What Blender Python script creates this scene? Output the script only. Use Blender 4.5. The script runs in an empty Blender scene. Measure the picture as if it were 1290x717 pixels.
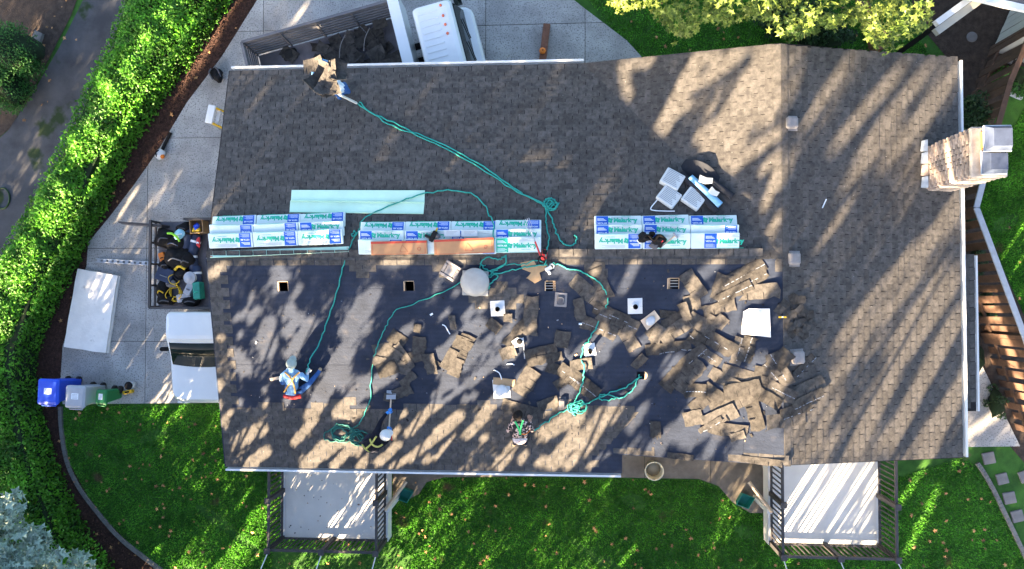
import bpy, math, random
import numpy as np
from mathutils import Vector, Matrix, Quaternion

rnd = random.Random(7)
scene = bpy.context.scene
col = scene.collection

# ------------------------------------------------------------------ camera
F, CX, CY, HC = 860.0, 645.0, 358.5, 18.7
down_cam = Vector((55.0, -19.5, -F)).normalized()
CQ = down_cam.rotation_difference(Vector((0, 0, -1)))
CAMPOS = Vector((0, 0, HC))
cam_d = bpy.data.cameras.new("camera")
cam_d.sensor_width = 36.0
cam_d.lens = F / 1290.0 * 36.0
cam_d.clip_end = 1000.0
cam = bpy.data.objects.new("camera", cam_d)
cam.location = CAMPOS
cam.rotation_mode = 'QUATERNION'
cam.rotation_quaternion = CQ
col.objects.link(cam)
scene.camera = cam

# ------------------------------------------------------------------ light
SUN_EL = math.radians(17.0)
SDIR = Vector((-0.54, -0.84, 0)).normalized()          # plan direction towards the sun
world = bpy.data.worlds.new("World")
scene.world = world
world.use_nodes = True
wn = world.node_tree
sky = wn.nodes.new('ShaderNodeTexSky')
sky.sky_type = 'NISHITA'
sky.sun_disc = False
sky.sun_elevation = SUN_EL
sky.sun_rotation = math.atan2(SDIR.x, SDIR.y)
bg = wn.nodes['Background']
wn.links.new(sky.outputs[0], bg.inputs[0])
bg.inputs[1].default_value = 0.05
sky.altitude = 0.0
sky.air_density = 0.65
sky.dust_density = 2.0
sky.ozone_density = 0.5
sun_d = bpy.data.lights.new("sun", 'SUN')
sun_d.energy = 5.0
sun_d.angle = math.radians(0.4)
sun_d.color = (1.0, 0.76, 0.49)
sun = bpy.data.objects.new("sun", sun_d)
sv = Vector((SDIR.x * math.cos(SUN_EL), SDIR.y * math.cos(SUN_EL), math.sin(SUN_EL)))
sun.rotation_mode = 'QUATERNION'
sun.rotation_quaternion = (-sv).to_track_quat('-Z', 'Y')
sun.location = sv * 60
col.objects.link(sun)
vs = scene.view_settings
vs.view_transform = 'Standard'
vs.look = 'None'
vs.gamma = 1.0
vs.use_curve_mapping = False
vs.exposure = 3.95

# ------------------------------------------------------------------ pixel helpers
def ray(px, py):
    return CQ @ Vector(((px - CX) / F, -(py - CY) / F, -1.0))
def G(px, py, z=0.0):
    r = ray(px, py)
    return CAMPOS + r * ((z - HC) / r.z)
EV, RG = 2.75, 3.75                       # eave and ridge heights
RY, RX = 0.95, 4.85                       # main ridge (y), cross ridge (x)
XL, XR = -7.90, 9.08                      # left rake, right eave
YT, YB, YG = 5.55, -3.99, -3.52           # top eave, bottom eave, gable end of the cross wing
M_T = 1.0 / (YT - RY)
M_B = 1.0 / (RY - YB)
M_C = 1.0 / (RX - 0.63)
def zmain(y): return RG - (y - RY) * M_T if y > RY else RG - (RY - y) * M_B
def zcross(x): return RG - abs(x - RX) * M_C
def roofz(x, y):
    if x > RX: return zcross(x)
    return max(zmain(y), zcross(x))
def RF(px, py, lift=0.0):
    r = ray(px, py)
    z = 3.3
    for _ in range(14):
        p = CAMPOS + r * ((z - HC) / r.z)
        z = roofz(p.x, p.y) + lift
    return CAMPOS + r * ((z - HC) / r.z)
def rnormal(x, y):
    if x > RX or zcross(x) > zmain(y):
        return Vector(((M_C if x > RX else -M_C), 0, 1)).normalized()
    return Vector((0, (M_T if y > RY else -M_B), 1)).normalized()
def frame(pos, n, ang):
    t = Vector((math.cos(ang), math.sin(ang), 0))
    t = (t - n * t.dot(n)).normalized()
    b = n.cross(t)
    m = Matrix((t, b, n)).transposed().to_4x4()
    m.translation = pos
    return m
def RM(px, py, deg=0.0, lift=0.0):
    p = RF(px, py)
    n = rnormal(p.x, p.y)
    return frame(p + n * lift, n, math.radians(deg))
def GM(px, py, deg=0.0, z=0.0, zref=None):
    p = G(px, py, z if zref is None else zref)
    return Matrix.Translation((p.x, p.y, z)) @ Matrix.Rotation(math.radians(deg), 4, 'Z')

# ------------------------------------------------------------------ materials
MATS = {}
def mat(name, c, rough=0.75, var=0.12, scale=6.0, bump=0.0, bscale=60.0, c2=None, island=0.0, spec=0.4,
        metal=0.0, speck=None, speck_amt=0.62, obj_rand=0.0, detail=6.0, translucent=0.0, coat=0.0, bands=None):
    m = bpy.data.materials.new(name)
    m.use_nodes = True
    nt = m.node_tree
    b = nt.nodes['Principled BSDF']
    b.inputs['Roughness'].default_value = rough
    b.inputs['Specular IOR Level'].default_value = spec
    b.inputs['Metallic'].default_value = metal
    b.inputs['Coat Weight'].default_value = coat
    L = nt.links
    tc = nt.nodes.new('ShaderNodeTexCoord')
    nz = nt.nodes.new('ShaderNodeTexNoise')
    nz.inputs['Scale'].default_value = scale
    nz.inputs['Detail'].default_value = detail
    nz.inputs['Roughness'].default_value = 0.65
    L.new(tc.outputs['Object'], nz.inputs['Vector'])
    rmp = nt.nodes.new('ShaderNodeValToRGB')
    lo = tuple(max(0, x * (1 - var)) for x in c) + (1,)
    hi = tuple(min(1, x * (1 + var)) for x in (c2 or c)) + (1,)
    rmp.color_ramp.elements[0].color = lo
    rmp.color_ramp.elements[1].color = hi
    rmp.color_ramp.elements[0].position = 0.34
    rmp.color_ramp.elements[1].position = 0.66
    L.new(nz.outputs['Fac'], rmp.inputs['Fac'])
    out = rmp.outputs['Color']
    if island or obj_rand:
        geo = nt.nodes.new('ShaderNodeNewGeometry')
        oi = nt.nodes.new('ShaderNodeObjectInfo')
        ad = nt.nodes.new('ShaderNodeMath'); ad.operation = 'ADD'
        L.new(geo.outputs['Random Per Island'], ad.inputs[0]); L.new(oi.outputs['Random'], ad.inputs[1])
        fr = nt.nodes.new('ShaderNodeMath'); fr.operation = 'FRACT'
        L.new(ad.outputs[0], fr.inputs[0])
        mr = nt.nodes.new('ShaderNodeMapRange')
        a = max(island, obj_rand)
        mr.inputs['To Min'].default_value = 1 - a
        mr.inputs['To Max'].default_value = 1 + a
        L.new(fr.outputs[0], mr.inputs['Value'])
        mx = nt.nodes.new('ShaderNodeMix'); mx.data_type = 'RGBA'; mx.blend_type = 'MULTIPLY'
        mx.inputs['Factor'].default_value = 1.0
        L.new(out, mx.inputs['A']); L.new(mr.outputs[0], mx.inputs['B'])
        out = mx.outputs['Result']
    if speck:
        n2 = nt.nodes.new('ShaderNodeTexNoise')
        n2.inputs['Scale'].default_value = speck[1]
        n2.inputs['Detail'].default_value = 4.0
        L.new(tc.outputs['Object'], n2.inputs['Vector'])
        r2 = nt.nodes.new('ShaderNodeValToRGB')
        r2.color_ramp.elements[0].position = speck_amt
        r2.color_ramp.elements[1].position = min(1, speck_amt + speck[2])
        L.new(n2.outputs['Fac'], r2.inputs['Fac'])
        mx2 = nt.nodes.new('ShaderNodeMix'); mx2.data_type = 'RGBA'
        L.new(r2.outputs['Color'], mx2.inputs['Factor'])
        L.new(out, mx2.inputs['A'])
        mx2.inputs['B'].default_value = tuple(speck[0]) + (1,)
        out = mx2.outputs['Result']
    if bands:
        wv = nt.nodes.new('ShaderNodeTexWave')
        wv.wave_type = 'BANDS'; wv.bands_direction = 'Y'
        wv.inputs['Scale'].default_value = bands[0]
        wv.inputs['Distortion'].default_value = 1.2
        wv.inputs['Detail'].default_value = 3.0
        L.new(tc.outputs['Object'], wv.inputs['Vector'])
        mb = nt.nodes.new('ShaderNodeMapRange')
        mb.inputs['To Min'].default_value = 1 - bands[1]; mb.inputs['To Max'].default_value = 1 + bands[1]
        L.new(wv.outputs['Fac'], mb.inputs['Value'])
        mx3 = nt.nodes.new('ShaderNodeMix'); mx3.data_type = 'RGBA'; mx3.blend_type = 'MULTIPLY'; mx3.inputs['Factor'].default_value = 1.0
        L.new(out, mx3.inputs['A']); L.new(mb.outputs[0], mx3.inputs['B'])
        out = mx3.outputs['Result']
    L.new(out, b.inputs['Base Color'])
    if bump:
        n3 = nt.nodes.new('ShaderNodeTexNoise')
        n3.inputs['Scale'].default_value = bscale
        n3.inputs['Detail'].default_value = 5.0
        L.new(tc.outputs['Object'], n3.inputs['Vector'])
        bp = nt.nodes.new('ShaderNodeBump')
        bp.inputs['Strength'].default_value = bump
        bp.inputs['Distance'].default_value = 0.02
        L.new(n3.outputs['Fac'], bp.inputs['Height'])
        L.new(bp.outputs['Normal'], b.inputs['Normal'])
    if translucent:
        tr = nt.nodes.new('ShaderNodeBsdfTranslucent')
        L.new(out, tr.inputs['Color'])
        ms = nt.nodes.new('ShaderNodeMixShader')
        ms.inputs[0].default_value = translucent
        mo = nt.nodes['Material Output']
        L.new(b.outputs[0], ms.inputs[1]); L.new(tr.outputs[0], ms.inputs[2])
        L.new(ms.outputs[0], mo.inputs['Surface'])
    MATS[name] = m
    return m

mat('shingle', (0.069, 0.0665, 0.065), 0.95, 0.22, 9.0, 0.5, 240.0, c2=(0.085, 0.08, 0.075), island=0.17, obj_rand=0.17, speck=((0.27, 0.27, 0.27), 26.0, 0.05), speck_amt=0.72, spec=0.1)
mat('shingle_gap', (0.022, 0.021, 0.022), 0.95, 0.2, 20.0, spec=0.1)
mat('torn', (0.049, 0.047, 0.045), 0.95, 0.3, 8.0, 0.6, 180.0, c2=(0.066, 0.061, 0.056), island=0.3, obj_rand=0.3, spec=0.1)
mat('sealant', (0.17, 0.19, 0.225), 0.6, 0.35, 30.0)
mat('underlay', (0.023, 0.03, 0.048), 0.62, 0.22, 2.2, 0.35, 30.0, speck=((0.05, 0.052, 0.064), 3.2, 0.2), speck_amt=0.60, spec=0.08, bands=(2.9, 0.05))
mat('white_paint', (0.6, 0.61, 0.61), 0.45, 0.06, 4.0)
mat('gutter_white', (0.62, 0.64, 0.64), 0.4, 0.08, 3.0, speck=((0.55, 0.53, 0.48), 5.0, 0.2), speck_amt=0.62)
mat('siding', (0.4, 0.39, 0.34), 0.7, 0.06, 3.0)
mat('wall_paint', (0.5, 0.47, 0.4), 0.8, 0.08, 2.0)
mat('wood_raw', (0.48, 0.33, 0.2), 0.8, 0.2, 10.0)
mat('plywood', (0.5, 0.36, 0.22), 0.85, 0.15, 6.0)
mat('attic_dark', (0.012, 0.011, 0.01), 1.0, 0.2, 4.0, spec=0.0)
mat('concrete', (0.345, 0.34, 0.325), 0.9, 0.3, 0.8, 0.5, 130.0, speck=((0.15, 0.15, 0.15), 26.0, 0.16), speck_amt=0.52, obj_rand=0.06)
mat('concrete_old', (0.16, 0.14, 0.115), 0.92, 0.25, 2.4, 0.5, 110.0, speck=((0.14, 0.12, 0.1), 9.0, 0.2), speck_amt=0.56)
mat('joint', (0.05, 0.05, 0.045), 1.0, 0.2, 8.0)
mat('asphalt', (0.05, 0.053, 0.06), 0.92, 0.2, 1.2, 0.4, 120.0, c2=(0.068, 0.07, 0.075), speck=((0.016, 0.034, 0.008), 0.85, 0.05), speck_amt=0.60)
mat('soil', (0.05, 0.035, 0.026), 1.0, 0.4, 6.0, 0.9, 40.0)
mat('mulch', (0.045, 0.022, 0.016), 1.0, 0.55, 14.0, 1.0, 60.0, speck=((0.09, 0.055, 0.04), 45.0, 0.08), speck_amt=0.66)
mat('mulch_chip', (0.055, 0.026, 0.018), 0.95, 0.3, 20.0, island=0.5)
mat('lawn', (0.028, 0.1, 0.013), 1.0, 0.3, 2.2, 0.8, 60.0, c2=(0.038, 0.115, 0.014), speck=((0.12, 0.09, 0.045), 1.1, 0.08), speck_amt=0.655)
mat('grass', (0.07, 0.31, 0.026), 0.7, 0.45, 1.4, island=0.4, translucent=0.4, c2=(0.11, 0.33, 0.03), speck=((0.15, 0.125, 0.055), 1.1, 0.08), speck_amt=0.655)
mat('hedge_leaf', (0.042, 0.185, 0.01), 0.55, 0.45, 1.3, island=0.45, translucent=0.35, c2=(0.09, 0.27, 0.016), speck=((0.16, 0.10, 0.02), 9.0, 0.02), speck_amt=0.74)
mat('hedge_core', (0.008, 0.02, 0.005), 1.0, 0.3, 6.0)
mat('dark_leaf', (0.022, 0.06, 0.016), 0.5, 0.3, 2.0, island=0.45, translucent=0.3)
mat('bush_leaf', (0.035, 0.13, 0.02), 0.6, 0.25, 3.0, island=0.4, translucent=0.3)
mat('maple_leaf', (0.1, 0.18, 0.03), 0.5, 0.25, 1.0, island=0.4, translucent=0.45, c2=(0.2, 0.25, 0.05))
mat('silver_leaf', (0.3, 0.4, 0.33), 0.5, 0.2, 1.0, island=0.35, translucent=0.3)
mat('tree_leaf', (0.045, 0.09, 0.02), 0.6, 0.2, 1.0, island=0.4, translucent=0.06)
mat('bark', (0.1, 0.075, 0.055), 0.95, 0.3, 9.0, 0.7, 30.0)
mat('dead_leaf', (0.38, 0.2, 0.08), 0.8, 0.3, 3.0, island=0.6)
mat('deck_floor', (0.62, 0.61, 0.57), 0.7, 0.06, 1.6, bump=0.2, bscale=40.0)
mat('rail_dark', (0.045, 0.043, 0.045), 0.6, 0.12, 6.0)
mat('black', (0.014, 0.014, 0.015), 0.7, 0.25, 8.0, spec=0.08)
mat('black_gloss', (0.012, 0.012, 0.014), 0.3, 0.2, 4.0)
mat('rubber', (0.02, 0.02, 0.02), 0.85, 0.2, 8.0)
mat('metal_grey', (0.36, 0.37, 0.39), 0.45, 0.12, 5.0, metal=0.6)
mat('galv', (0.45, 0.48, 0.52), 0.5, 0.15, 6.0, metal=0.3)
mat('vent_plastic', (0.22, 0.205, 0.2), 0.7, 0.15, 8.0)
mat('vent_dark', (0.08, 0.08, 0.09), 0.7, 0.15, 8.0)
mat('dome', (0.36, 0.35, 0.32), 0.45, 0.12, 3.0)
mat('car_white', (0.66, 0.7, 0.72), 0.25, 0.03, 2.0, coat=0.4)
mat('glass_dark', (0.012, 0.02, 0.02), 0.08, 0.2, 3.0, spec=0.18)
mat('lamp_orange', (0.7, 0.16, 0.08), 0.4, 0.05, 2.0)
mat('bed_grey', (0.12, 0.115, 0.13), 0.7, 0.25, 2.5, metal=0.1)
mat('slat_grey', (0.12, 0.12, 0.13), 0.55, 0.15, 4.0)
mat('board_white', (0.78, 0.75, 0.7), 0.85, 0.08, 3.0, 0.3, 20.0, speck=((0.4, 0.38, 0.34), 4.0, 0.15), speck_amt=0.68)
mat('bin_blue', (0.015, 0.07, 0.55), 0.5, 0.1, 3.0)
mat('bin_grey', (0.34, 0.36, 0.4), 0.5, 0.08, 3.0)
mat('bin_green', (0.012, 0.17, 0.05), 0.5, 0.1, 3.0)
mat('wrap_white', (0.6, 0.7, 0.68), 0.35, 0.05, 3.0, 0.7, 14.0)
mat('wrap_side', (0.66, 0.75, 0.74), 0.4, 0.08, 5.0)
mat('print_blue', (0.01, 0.1, 0.5), 0.4, 0.06, 4.0)
mat('print_green', (0.02, 0.42, 0.27), 0.4, 0.05, 4.0)
mat('print_white', (0.75, 0.8, 0.85), 0.4, 0.03, 4.0)
mat('print_grey', (0.2, 0.22, 0.24), 0.5, 0.05, 4.0)
mat('mint', (0.52, 0.76, 0.6), 0.45, 0.05, 2.0)
mat('red', (0.55, 0.03, 0.03), 0.6, 0.1, 4.0)
mat('carton', (0.42, 0.22, 0.105), 0.8, 0.08, 4.0)
mat('carton_red', (0.42, 0.05, 0.03), 0.7, 0.08, 4.0)
mat('cardboard', (0.36, 0.24, 0.13), 0.85, 0.12, 5.0)
mat('paper', (0.5, 0.54, 0.55), 0.7, 0.06, 4.0)
mat('felt', (0.026, 0.028, 0.034), 0.75, 0.2, 4.0, spec=0.05)
mat('roll_blue', (0.2, 0.42, 0.6), 0.5, 0.1, 4.0)
mat('rope', (0.02, 0.27, 0.22), 0.8, 0.25, 40.0)
mat('rope_dark', (0.015, 0.12, 0.1), 0.8, 0.3, 40.0)
mat('rope_white', (0.7, 0.68, 0.6), 0.8, 0.15, 30.0)
mat('skin', (0.42, 0.24, 0.16), 0.6, 0.08, 8.0)
mat('hair', (0.012, 0.01, 0.009), 0.6, 0.3, 40.0, spec=0.08)
mat('shirt_lblue', (0.2, 0.36, 0.56), 0.9, 0.1, 10.0, spec=0.08, bump=0.9, bscale=22.0)
mat('shirt_black', (0.012, 0.013, 0.02), 0.9, 0.2, 10.0, spec=0.08, bump=0.9, bscale=22.0)
mat('shirt_pattern', (0.03, 0.028, 0.03), 0.9, 0.3, 16.0, speck=((0.55, 0.4, 0.36), 17.0, 0.02), speck_amt=0.52, detail=2.0, spec=0.08)
mat('shirt_pale', (0.6, 0.52, 0.5), 0.9, 0.3, 30.0, speck=((0.5, 0.2, 0.16), 11.0, 0.05), speck_amt=0.6, spec=0.08)
mat('shirt_white', (0.55, 0.66, 0.72), 0.9, 0.1, 10.0, spec=0.08, bump=0.9, bscale=22.0)
mat('jeans', (0.04, 0.1, 0.26), 0.9, 0.2, 14.0, spec=0.08, bump=0.9, bscale=22.0)
mat('trouser_dark', (0.03, 0.032, 0.045), 0.9, 0.2, 14.0, spec=0.08, bump=0.9, bscale=22.0)
mat('trouser_tan', (0.3, 0.24, 0.17), 0.9, 0.2, 14.0, spec=0.08)
mat('glove_blue', (0.03, 0.22, 0.6), 0.7, 0.1, 10.0)
mat('boot', (0.36, 0.25, 0.15), 0.8, 0.15, 10.0)
mat('shoe_white', (0.6, 0.6, 0.58), 0.7, 0.1, 10.0)
mat('cap_grey', (0.3, 0.34, 0.31), 0.8, 0.1, 10.0)
mat('cap_white', (0.55, 0.55, 0.54), 0.6, 0.05, 10.0)
mat('strap_orange', (0.6, 0.32, 0.08), 0.8, 0.1, 10.0)
mat('strap_yellow', (0.42, 0.4, 0.1), 0.8, 0.1, 10.0)
mat('strap_green', (0.05, 0.55, 0.16), 0.7, 0.1, 10.0)
mat('yellow', (0.65, 0.42, 0.02), 0.6, 0.12, 6.0)
mat('lime', (0.2, 0.55, 0.03), 0.6, 0.1, 6.0)
mat('pale_blue', (0.25, 0.5, 0.62), 0.7, 0.15, 8.0)
mat('navy', (0.02, 0.035, 0.08), 0.6, 0.15, 6.0)
mat('teal_box', (0.015, 0.22, 0.17), 0.6, 0.15, 6.0)
mat('orange', (0.75, 0.2, 0.02), 0.55, 0.1, 6.0)
mat('bucket', (0.62, 0.57, 0.42), 0.5, 0.06, 4.0)
mat('bucket_in', (0.36, 0.31, 0.22), 0.6, 0.1, 4.0)
mat('timber_brown', (0.17, 0.075, 0.045), 0.8, 0.25, 9.0, 0.4, 40.0)
mat('timber_tan', (0.5, 0.4, 0.3), 0.8, 0.15, 8.0)
mat('fence_wood', (0.085, 0.047, 0.03), 0.85, 0.25, 7.0, 0.4, 40.0, island=0.2, obj_rand=0.2)
mat('fence_cap', (0.36, 0.38, 0.41), 0.7, 0.12, 6.0)
mat('brick', (0.28, 0.225, 0.19), 0.9, 0.25, 7.0, 0.5, 60.0, c2=(0.34, 0.28, 0.24), obj_rand=0.3, island=0.3, speck=((0.34, 0.32, 0.29), 6.0, 0.15), speck_amt=0.52)
mat('mortar', (0.28, 0.26, 0.235), 0.95, 0.2, 8.0, 0.5, 60.0)
mat('flue', (0.5, 0.19, 0.05), 0.8, 0.12, 6.0)
mat('flashing', (0.34, 0.38, 0.42), 0.5, 0.2, 6.0, metal=0.2)
mat('cap_metal', (0.05, 0.065, 0.105), 0.4, 0.25, 4.0, metal=0.0, spec=0.15)
mat('stone', (0.17, 0.16, 0.155), 0.9, 0.15, 5.0, 0.4, 60.0)
mat('kerb', (0.16, 0.155, 0.145), 0.9, 0.2, 5.0, 0.4, 60.0)
mat('hill_green', (0.04, 0.08, 0.02), 1.0, 0.3, 0.2)

# ------------------------------------------------------------------ mesh builder
class MB:
    def __init__(self):
        self.v = []; self.f = []; self.mi = []; self.sm = []; self.mats = []
    def mid(self, m):
        if m not in self.mats: self.mats.append(m)
        return self.mats.index(m)
    def add(self, vs, fs, m, smooth=False, M=None):
        o = len(self.v)
        if M is not None: vs = [M @ Vector(p) for p in vs]
        self.v += [tuple(p) for p in vs]
        k = self.mid(m)
        for f in fs:
            self.f.append([i + o for i in f]); self.mi.append(k); self.sm.append(smooth)
        return self
    def box(self, x0, x1, y0, y1, z0, z1, m, M=None, taper=0.0):
        t = taper
        vs = [(x0, y0, z0), (x1, y0, z0), (x1, y1, z0), (x0, y1, z0),
              (x0 + t, y0 + t, z1), (x1 - t, y0 + t, z1), (x1 - t, y1 - t, z1), (x0 + t, y1 - t, z1)]
        fs = [(0, 3, 2, 1), (4, 5, 6, 7), (0, 1, 5, 4), (1, 2, 6, 5), (2, 3, 7, 6), (3, 0, 4, 7)]
        return self.add(vs, fs, m, M=M)
    def cbox(self, cx, cy, cz, sx, sy, sz, m, M=None, b=0.0):
        if b <= 0: return self.box(cx - sx / 2, cx + sx / 2, cy - sy / 2, cy + sy / 2, cz - sz / 2, cz + sz / 2, m, M)
        # chamfered vertical and top edges
        x, y = sx / 2, sy / 2
        def ring(ix, iy, z, c):
            return [(cx - ix + c, cy - iy, z), (cx + ix - c, cy - iy, z), (cx + ix, cy - iy + c, z), (cx + ix, cy + iy - c, z),
                    (cx + ix - c, cy + iy, z), (cx - ix + c, cy + iy, z), (cx - ix, cy + iy - c, z), (cx - ix, cy - iy + c, z)]
        rs = ring(x - b * .5, y - b * .5, cz - sz / 2, b) + ring(x, y, cz - sz / 2 + b * .6, b) + ring(x, y, cz + sz / 2 - b, b) + ring(x - b * .3, y - b * .3, cz + sz / 2 - b * .3, b) + ring(x - b, y - b, cz + sz / 2, b)
        n = 8; R = 5
        fs = [tuple(range(n))[::-1], tuple(range((R - 1) * n, R * n))]
        for r in range(R - 1):
            for i in range(n):
                j = (i + 1) % n
                fs.append((r * n + i, r * n + j, (r + 1) * n + j, (r + 1) * n + i))
        return self.add(rs, fs, m, M=M)
    def prism(self, poly, z0, z1, m, M=None, mtop=None):
        n = len(poly)
        a = sum(poly[i][0] * poly[(i + 1) % n][1] - poly[(i + 1) % n][0] * poly[i][1] for i in range(n))
        if a < 0: poly = poly[::-1]
        vs = [(p[0], p[1], z0) for p in poly] + [(p[0], p[1], z1) for p in poly]
        self.add(vs, [tuple(range(n))[::-1]] + [(i, (i + 1) % n, n + (i + 1) % n, n + i) for i in range(n)], m, M=M)
        return self.add([(p[0], p[1], z1) for p in poly], [tuple(range(n))], mtop or m, M=M)
    def tube(self, pts, r, m, n=6, closed=False, smooth=True, M=None, rr=None):
        pts = [Vector(p) for p in pts]
        k = len(pts); vs = []; fs = []
        up = Vector((0, 0, 1))
        for i, p in enumerate(pts):
            a = pts[(i - 1) % k] if (i > 0 or closed) else p
            b = pts[(i + 1) % k] if (i < k - 1 or closed) else p
            d = (b - a)
            d = d.normalized() if d.length > 1e-9 else Vector((1, 0, 0))
            s = d.cross(up)
            if s.length < 0.05: s = d.cross(Vector((1, 0, 0)))
            s.normalize(); t = s.cross(d)
            rad = rr[i] if rr else r
            for j in range(n):
                a2 = 2 * math.pi * j / n
                vs.append(p + (s * math.cos(a2) + t * math.sin(a2)) * rad)
        for i in range(k if closed else k - 1):
            for j in range(n):
                i2 = (i + 1) % k; j2 = (j + 1) % n
                fs.append((i * n + j, i * n + j2, i2 * n + j2, i2 * n + j))
        if not closed:
            fs.append(tuple(range(n))[::-1] if False else tuple(range(n)))
            fs.append(tuple(range((k - 1) * n, k * n))[::-1])
        return self.add(vs, fs, m, smooth, M)
    def lathe(self, prof, m, n=20, M=None, smooth=True, cap0=True, cap1=True):
        vs = []; fs = []; k = len(prof)
        for r, z in prof:
            for j in range(n):
                a = 2 * math.pi * j / n
                vs.append((r * math.cos(a), r * math.sin(a), z))
        for i in range(k - 1):
            for j in range(n):
                j2 = (j + 1) % n
                fs.append((i * n + j, i * n + j2, (i + 1) * n + j2, (i + 1) * n + j))
        if cap0: fs.append(tuple(range(n))[::-1])
        if cap1: fs.append(tuple(range((k - 1) * n, k * n)))
        return self.add(vs, fs, m, smooth, M)
    def blob(self, c, s, m, seed=0, amp=0.15, nu=14, nv=9, M=None):
        r = random.Random(seed)
        ph = [(r.uniform(0, 6.3), r.uniform(1.5, 4), r.uniform(0, 6.3), r.uniform(1.5, 4)) for _ in range(4)]
        vs = []; fs = []
        for i in range(nv + 1):
            th = math.pi * i / nv
            for j in range(nu):
                a = 2 * math.pi * j / nu
                d = 1 + amp * sum(math.sin(q[0] + round(q[1]) * a) * math.sin(q[2] + q[3] * th) for q in ph) * math.sin(th)
                vs.append((c[0] + s[0] * d * math.sin(th) * math.cos(a), c[1] + s[1] * d * math.sin(th) * math.sin(a), c[2] + s[2] * d * math.cos(th)))
        for i in range(nv):
            for j in range(nu):
                j2 = (j + 1) % nu
                fs.append((i * nu + j, (i + 1) * nu + j, (i + 1) * nu + j2, i * nu + j2))
        return self.add(vs, fs, m, True, M)
    def mesh(self, name):
        me = bpy.data.meshes.new(name)
        me.from_pydata(self.v, [], self.f)
        for m in self.mats: me.materials.append(MATS[m])
        me.polygons.foreach_set('material_index', self.mi)
        me.polygons.foreach_set('use_smooth', self.sm)
        me.update()
        return me
    def build(self, name, parent=None, label=None, cat=None, group=None, kind=None):
        if parent is None and kind is None:
            a = np.array(self.v)
            o = Vector((float(a[:, 0].mean()), float(a[:, 1].mean()), float(a[:, 2].min())))
            self.v = [(p[0] - o.x, p[1] - o.y, p[2] - o.z) for p in self.v]
        else: o = Vector((0, 0, 0))
        ob = bpy.data.objects.new(name, self.mesh(name))
        ob.location = o
        col.objects.link(ob)
        ob.parent = parent
        return tag(ob, label, cat, group, kind)

def tag(o, label=None, cat=None, group=None, kind=None):
    if label: o['label'] = label
    if cat: o['category'] = cat
    if group: o['group'] = group
    if kind: o['kind'] = kind
    return o
def thing(name, label, cat, M=None, group=None):
    o = bpy.data.objects.new(name, None)
    o.empty_display_size = 0.2
    if M is not None: o.matrix_world = M
    col.objects.link(o)
    return tag(o, label, cat, group)
def inst(name, me, parent=None, M=None):
    o = bpy.data.objects.new(name, me)
    col.objects.link(o)
    o.parent = parent
    if M is not None: o.matrix_local = M
    return o
def bigmesh(name, V, Fc, mats, parent=None, mi=None, kind=None, smooth=False):
    """V (n,3) array, Fc (m,k) int array"""
    me = bpy.data.meshes.new(name)
    V = np.asarray(V, dtype=np.float32); Fc = np.asarray(Fc, dtype=np.int32)
    m, k = Fc.shape
    me.vertices.add(len(V)); me.vertices.foreach_set('co', V.ravel())
    me.loops.add(m * k); me.loops.foreach_set('vertex_index', Fc.ravel())
    me.polygons.add(m)
    me.polygons.foreach_set('loop_start', np.arange(0, m * k, k, dtype=np.int32))
    me.polygons.foreach_set('loop_total', np.full(m, k, dtype=np.int32))
    for q in mats: me.materials.append(MATS[q])
    if mi is not None: me.polygons.foreach_set('material_index', np.asarray(mi, dtype=np.int32))
    me.polygons.foreach_set('use_smooth', np.full(m, smooth, dtype=bool))
    me.update(calc_edges=True)
    me.validate()
    ob = bpy.data.objects.new(name, me)
    col.objects.link(ob); ob.parent = parent
    if kind: ob['kind'] = kind
    return ob

def gpoly(pts, z=0.0): return [tuple(G(x, y, z)[:2]) for x, y in pts]
def inpoly(P, poly):
    P = np.asarray(P); x, y = P[:, 0], P[:, 1]
    c = np.zeros(len(P), bool); n = len(poly); j = n - 1
    for i in range(n):
        xi, yi = poly[i]; xj, yj = poly[j]
        t = ((yi > y) != (yj > y)) & (x < (xj - xi) * (y - yi) / (yj - yi + 1e-12) + xi)
        c ^= t; j = i
    return c
def pip(x, y, poly): return bool(inpoly(np.array([[x, y]]), poly)[0])
def smooth_path(pts, n=6):
    pts = [Vector(p) for p in pts]; out = []
    for i in range(len(pts) - 1):
        p0 = pts[max(i - 1, 0)]; p1 = pts[i]; p2 = pts[i + 1]; p3 = pts[min(i + 2, len(pts) - 1)]
        for k in range(n):
            t = k / n
            out.append(0.5 * ((2 * p1) + (p2 - p0) * t + (2 * p0 - 5 * p1 + 4 * p2 - p3) * t * t + (3 * p1 - p0 - 3 * p2 + p3) * t ** 3))
    out.append(pts[-1])
    return out

# ================================================================== SETTING
def sheet(name, poly, z, m, th=0.0):
    b = MB()
    if th: b.prism(poly, z - th, z, m)
    else:
        n = len(poly)
        a = sum(poly[i][0] * poly[(i + 1) % n][1] - poly[(i + 1) % n][0] * poly[i][1] for i in range(n))
        b.add([(p[0], p[1], z) for p in (poly if a > 0 else poly[::-1])], [tuple(range(n))], m)
    return b.build(name, kind='structure')
sheet('ground', [(-200, -200), (200, -200), (200, 200), (-200, 200)], 0.0, 'lawn')
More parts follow.
